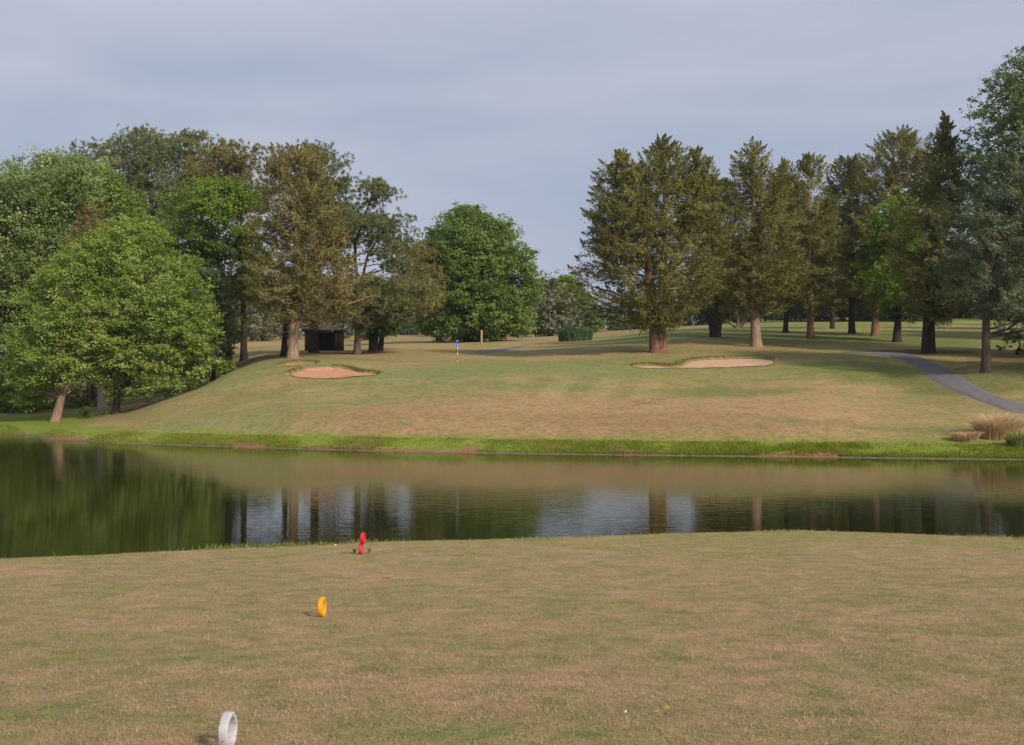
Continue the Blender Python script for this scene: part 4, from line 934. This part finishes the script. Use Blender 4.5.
# ------------------------------------------------------------------ open shelter under the pines
Ysh = 121.0; s = Ysh / F; x0, x1 = X(305.5, Ysh), X(339, Ysh); zb = min(tz(x0, Ysh), tz(x1, Ysh)) - .05
dk = plain_mat('shelter_wood', (.022, .013, .011), (.04, .025, .022), 3, .85, .01, stretch=(8, 8, 1))
rf = plain_mat('shingles', (.045, .036, .034), (.085, .07, .066), 5, .9, .02)
xm = (x0 + x1) / 2; W_ = x1 - x0; D_ = 3.0; hw = 2.25
sh = empty('shelter', (xm, Ysh + D_ / 2, zb), 'dark brown open fronted shelter with a hip roof under the pines', 'shelter')
def bx(name, c, d, mat=dk):
    b = MB(); b.box(c, d); return b.build(name, mat, sh)
bx('back_wall', (0, D_ / 2, hw / 2), (W_ - .3, .1, hw)); bx('side_wall', (-W_ / 2, 0, hw / 2), (.1, D_ - .3, hw)); bx('side_wall', (W_ / 2, 0, hw / 2), (.1, D_ - .3, hw))
bx('front_panel', (-W_ / 2 + .75, -D_ / 2, hw / 2), (1.2, .1, hw)); bx('front_panel', (W_ / 2 - .32, -D_ / 2, hw / 2), (.4, .1, hw))
for sx in (-1, 1):
    for sy in (-1, 1): bx('post', (sx * W_ / 2, sy * D_ / 2, hw / 2), (.16, .16, hw + .02))
bx('bench', (0, D_ / 2 - .35, .45), (W_ - .5, .4, .06))
ov = .42; a, b_ = W_ / 2 + ov, D_ / 2 + ov; hr = 1.05; e = .14
v = [(-a, -b_, hw + .05), (a, -b_, hw + .05), (a, b_, hw + .05), (-a, b_, hw + .05), (-a, -b_, hw + .05 + e), (a, -b_, hw + .05 + e), (a, b_, hw + .05 + e), (-a, b_, hw + .05 + e), (-.5, 0, hw + e + hr), (.5, 0, hw + e + hr)]
mesh('roof', v, [np.array([[3, 2, 1, 0], [0, 1, 5, 4], [1, 2, 6, 5], [2, 3, 7, 6], [3, 0, 4, 7], [4, 5, 9, 8], [6, 7, 8, 9]]), np.array([[5, 6, 9], [7, 4, 8]])], rf, parent=sh)

# ------------------------------------------------------------------ air
HAZE = .00016
hm, nt, out = nodes('haze_air')
pv = N(nt, 'ShaderNodeVolumePrincipled'); pv.inputs['Color'].default_value = (.9, .93, 1, 1); pv.inputs['Density'].default_value = HAZE; pv.inputs['Anisotropy'].default_value = .2
nt.links.new(pv.outputs[0], out.inputs['Volume'])
hb = MB(); hb.box((0, 580, 20), (3800, 1340, 110)); hz = hb.build('haze', hm); tag(hz, kind='stuff')
# ------------------------------------------------------------------ light, sky, camera

AZ, EL = 139.0, 31.0
ts = Vector((math.sin(R(AZ)) * math.cos(R(EL)), math.cos(R(AZ)) * math.cos(R(EL)), math.sin(R(EL))))
sl = bpy.data.lights.new('sun', 'SUN'); sl.energy = 3.5; sl.angle = R(7.0); sl.color = (1, .85, .68)
so = bpy.data.objects.new('sun', sl); C.objects.link(so); so.rotation_euler = (-ts).to_track_quat('-Z', 'Y').to_euler(); so.location = (60, -40, 60)
wd = bpy.data.worlds.new('World'); bpy.context.scene.world = wd; wd.use_nodes = True
nt = wd.node_tree; nt.nodes.clear(); L = nt.links.new
out = nt.nodes.new('ShaderNodeOutputWorld'); bg = N(nt, 'ShaderNodeBackground'); bg.inputs['Strength'].default_value = .1
sky = N(nt, 'ShaderNodeTexSky'); sky.sky_type = 'NISHITA'; sky.sun_disc = False; sky.sun_elevation = R(EL); sky.sun_rotation = R(AZ); sky.air_density = 1.0; sky.dust_density = 1.0
tc = N(nt, 'ShaderNodeTexCoord'); mp = N(nt, 'ShaderNodeMapping'); mp.inputs['Scale'].default_value = (1, 1, 4.5); L(tc.outputs['Generated'], mp.inputs[0])
n1 = N(nt, 'ShaderNodeTexNoise', Scale=1.7, Detail=5.0, Roughness=.5); n1.inputs['Distortion'].default_value = .4; L(mp.outputs[0], n1.inputs['Vector'])
sx = N(nt, 'ShaderNodeSeparateXYZ'); L(tc.outputs['Generated'], sx.inputs[0])
mr_ = N(nt, 'ShaderNodeMapRange'); L(sx.outputs[2], mr_.inputs[0]); mr_.inputs[1].default_value = .1; mr_.inputs[2].default_value = .36; mr_.inputs[3].default_value = -.2; mr_.inputs[4].default_value = .2
ad = N(nt, 'ShaderNodeMath', operation='ADD'); L(n1.outputs[0], ad.inputs[0]); L(mr_.outputs[0], ad.inputs[1])
rp = ramp(nt, [(.36, (0, 0, 0)), (.66, (1, 1, 1))]); L(ad.outputs[0], rp.inputs[0])
veil = N(nt, 'ShaderNodeMix', data_type='RGBA'); veil.inputs[6].default_value = (2.65, 3.15, 4.15, 1); veil.inputs[7].default_value = (3.9, 4.05, 4.85, 1); L(rp.outputs[0], veil.inputs[0])
mx = N(nt, 'ShaderNodeMix', data_type='RGBA'); mx.inputs[0].default_value = .95; L(sky.outputs[0], mx.inputs[6]); L(veil.outputs[2], mx.inputs[7])
L(mx.outputs[2], bg.inputs[0]); L(bg.outputs[0], out.inputs[0])

cd = bpy.data.cameras.new('camera'); cam = bpy.data.objects.new('camera', cd); C.objects.link(cam)
cam.location = (0, 0, CAMZ); cam.rotation_euler = (PI / 2, 0, 0); cd.sensor_width = 36; cd.lens = F / 1024 * 36
cd.shift_y = -(372.5 - HOR) / 1024 ; cd.clip_end = 3000; cd.clip_start = .1
sc = bpy.context.scene; sc.camera = cam
sc.view_settings.view_transform = 'Standard'; sc.view_settings.look = 'None'; sc.view_settings.exposure = .45; sc.view_settings.gamma = 1; sc.view_settings.use_curve_mapping = False
sc.render.engine = 'CYCLES'; sc.cycles.use_denoising = True
sc.cycles.max_bounces = 5; sc.cycles.diffuse_bounces = 3; sc.cycles.transmission_bounces = 4; sc.cycles.transparent_max_bounces = 4
print('trees', len(TREES), 'leaves', sum(k for _, k in TREES))
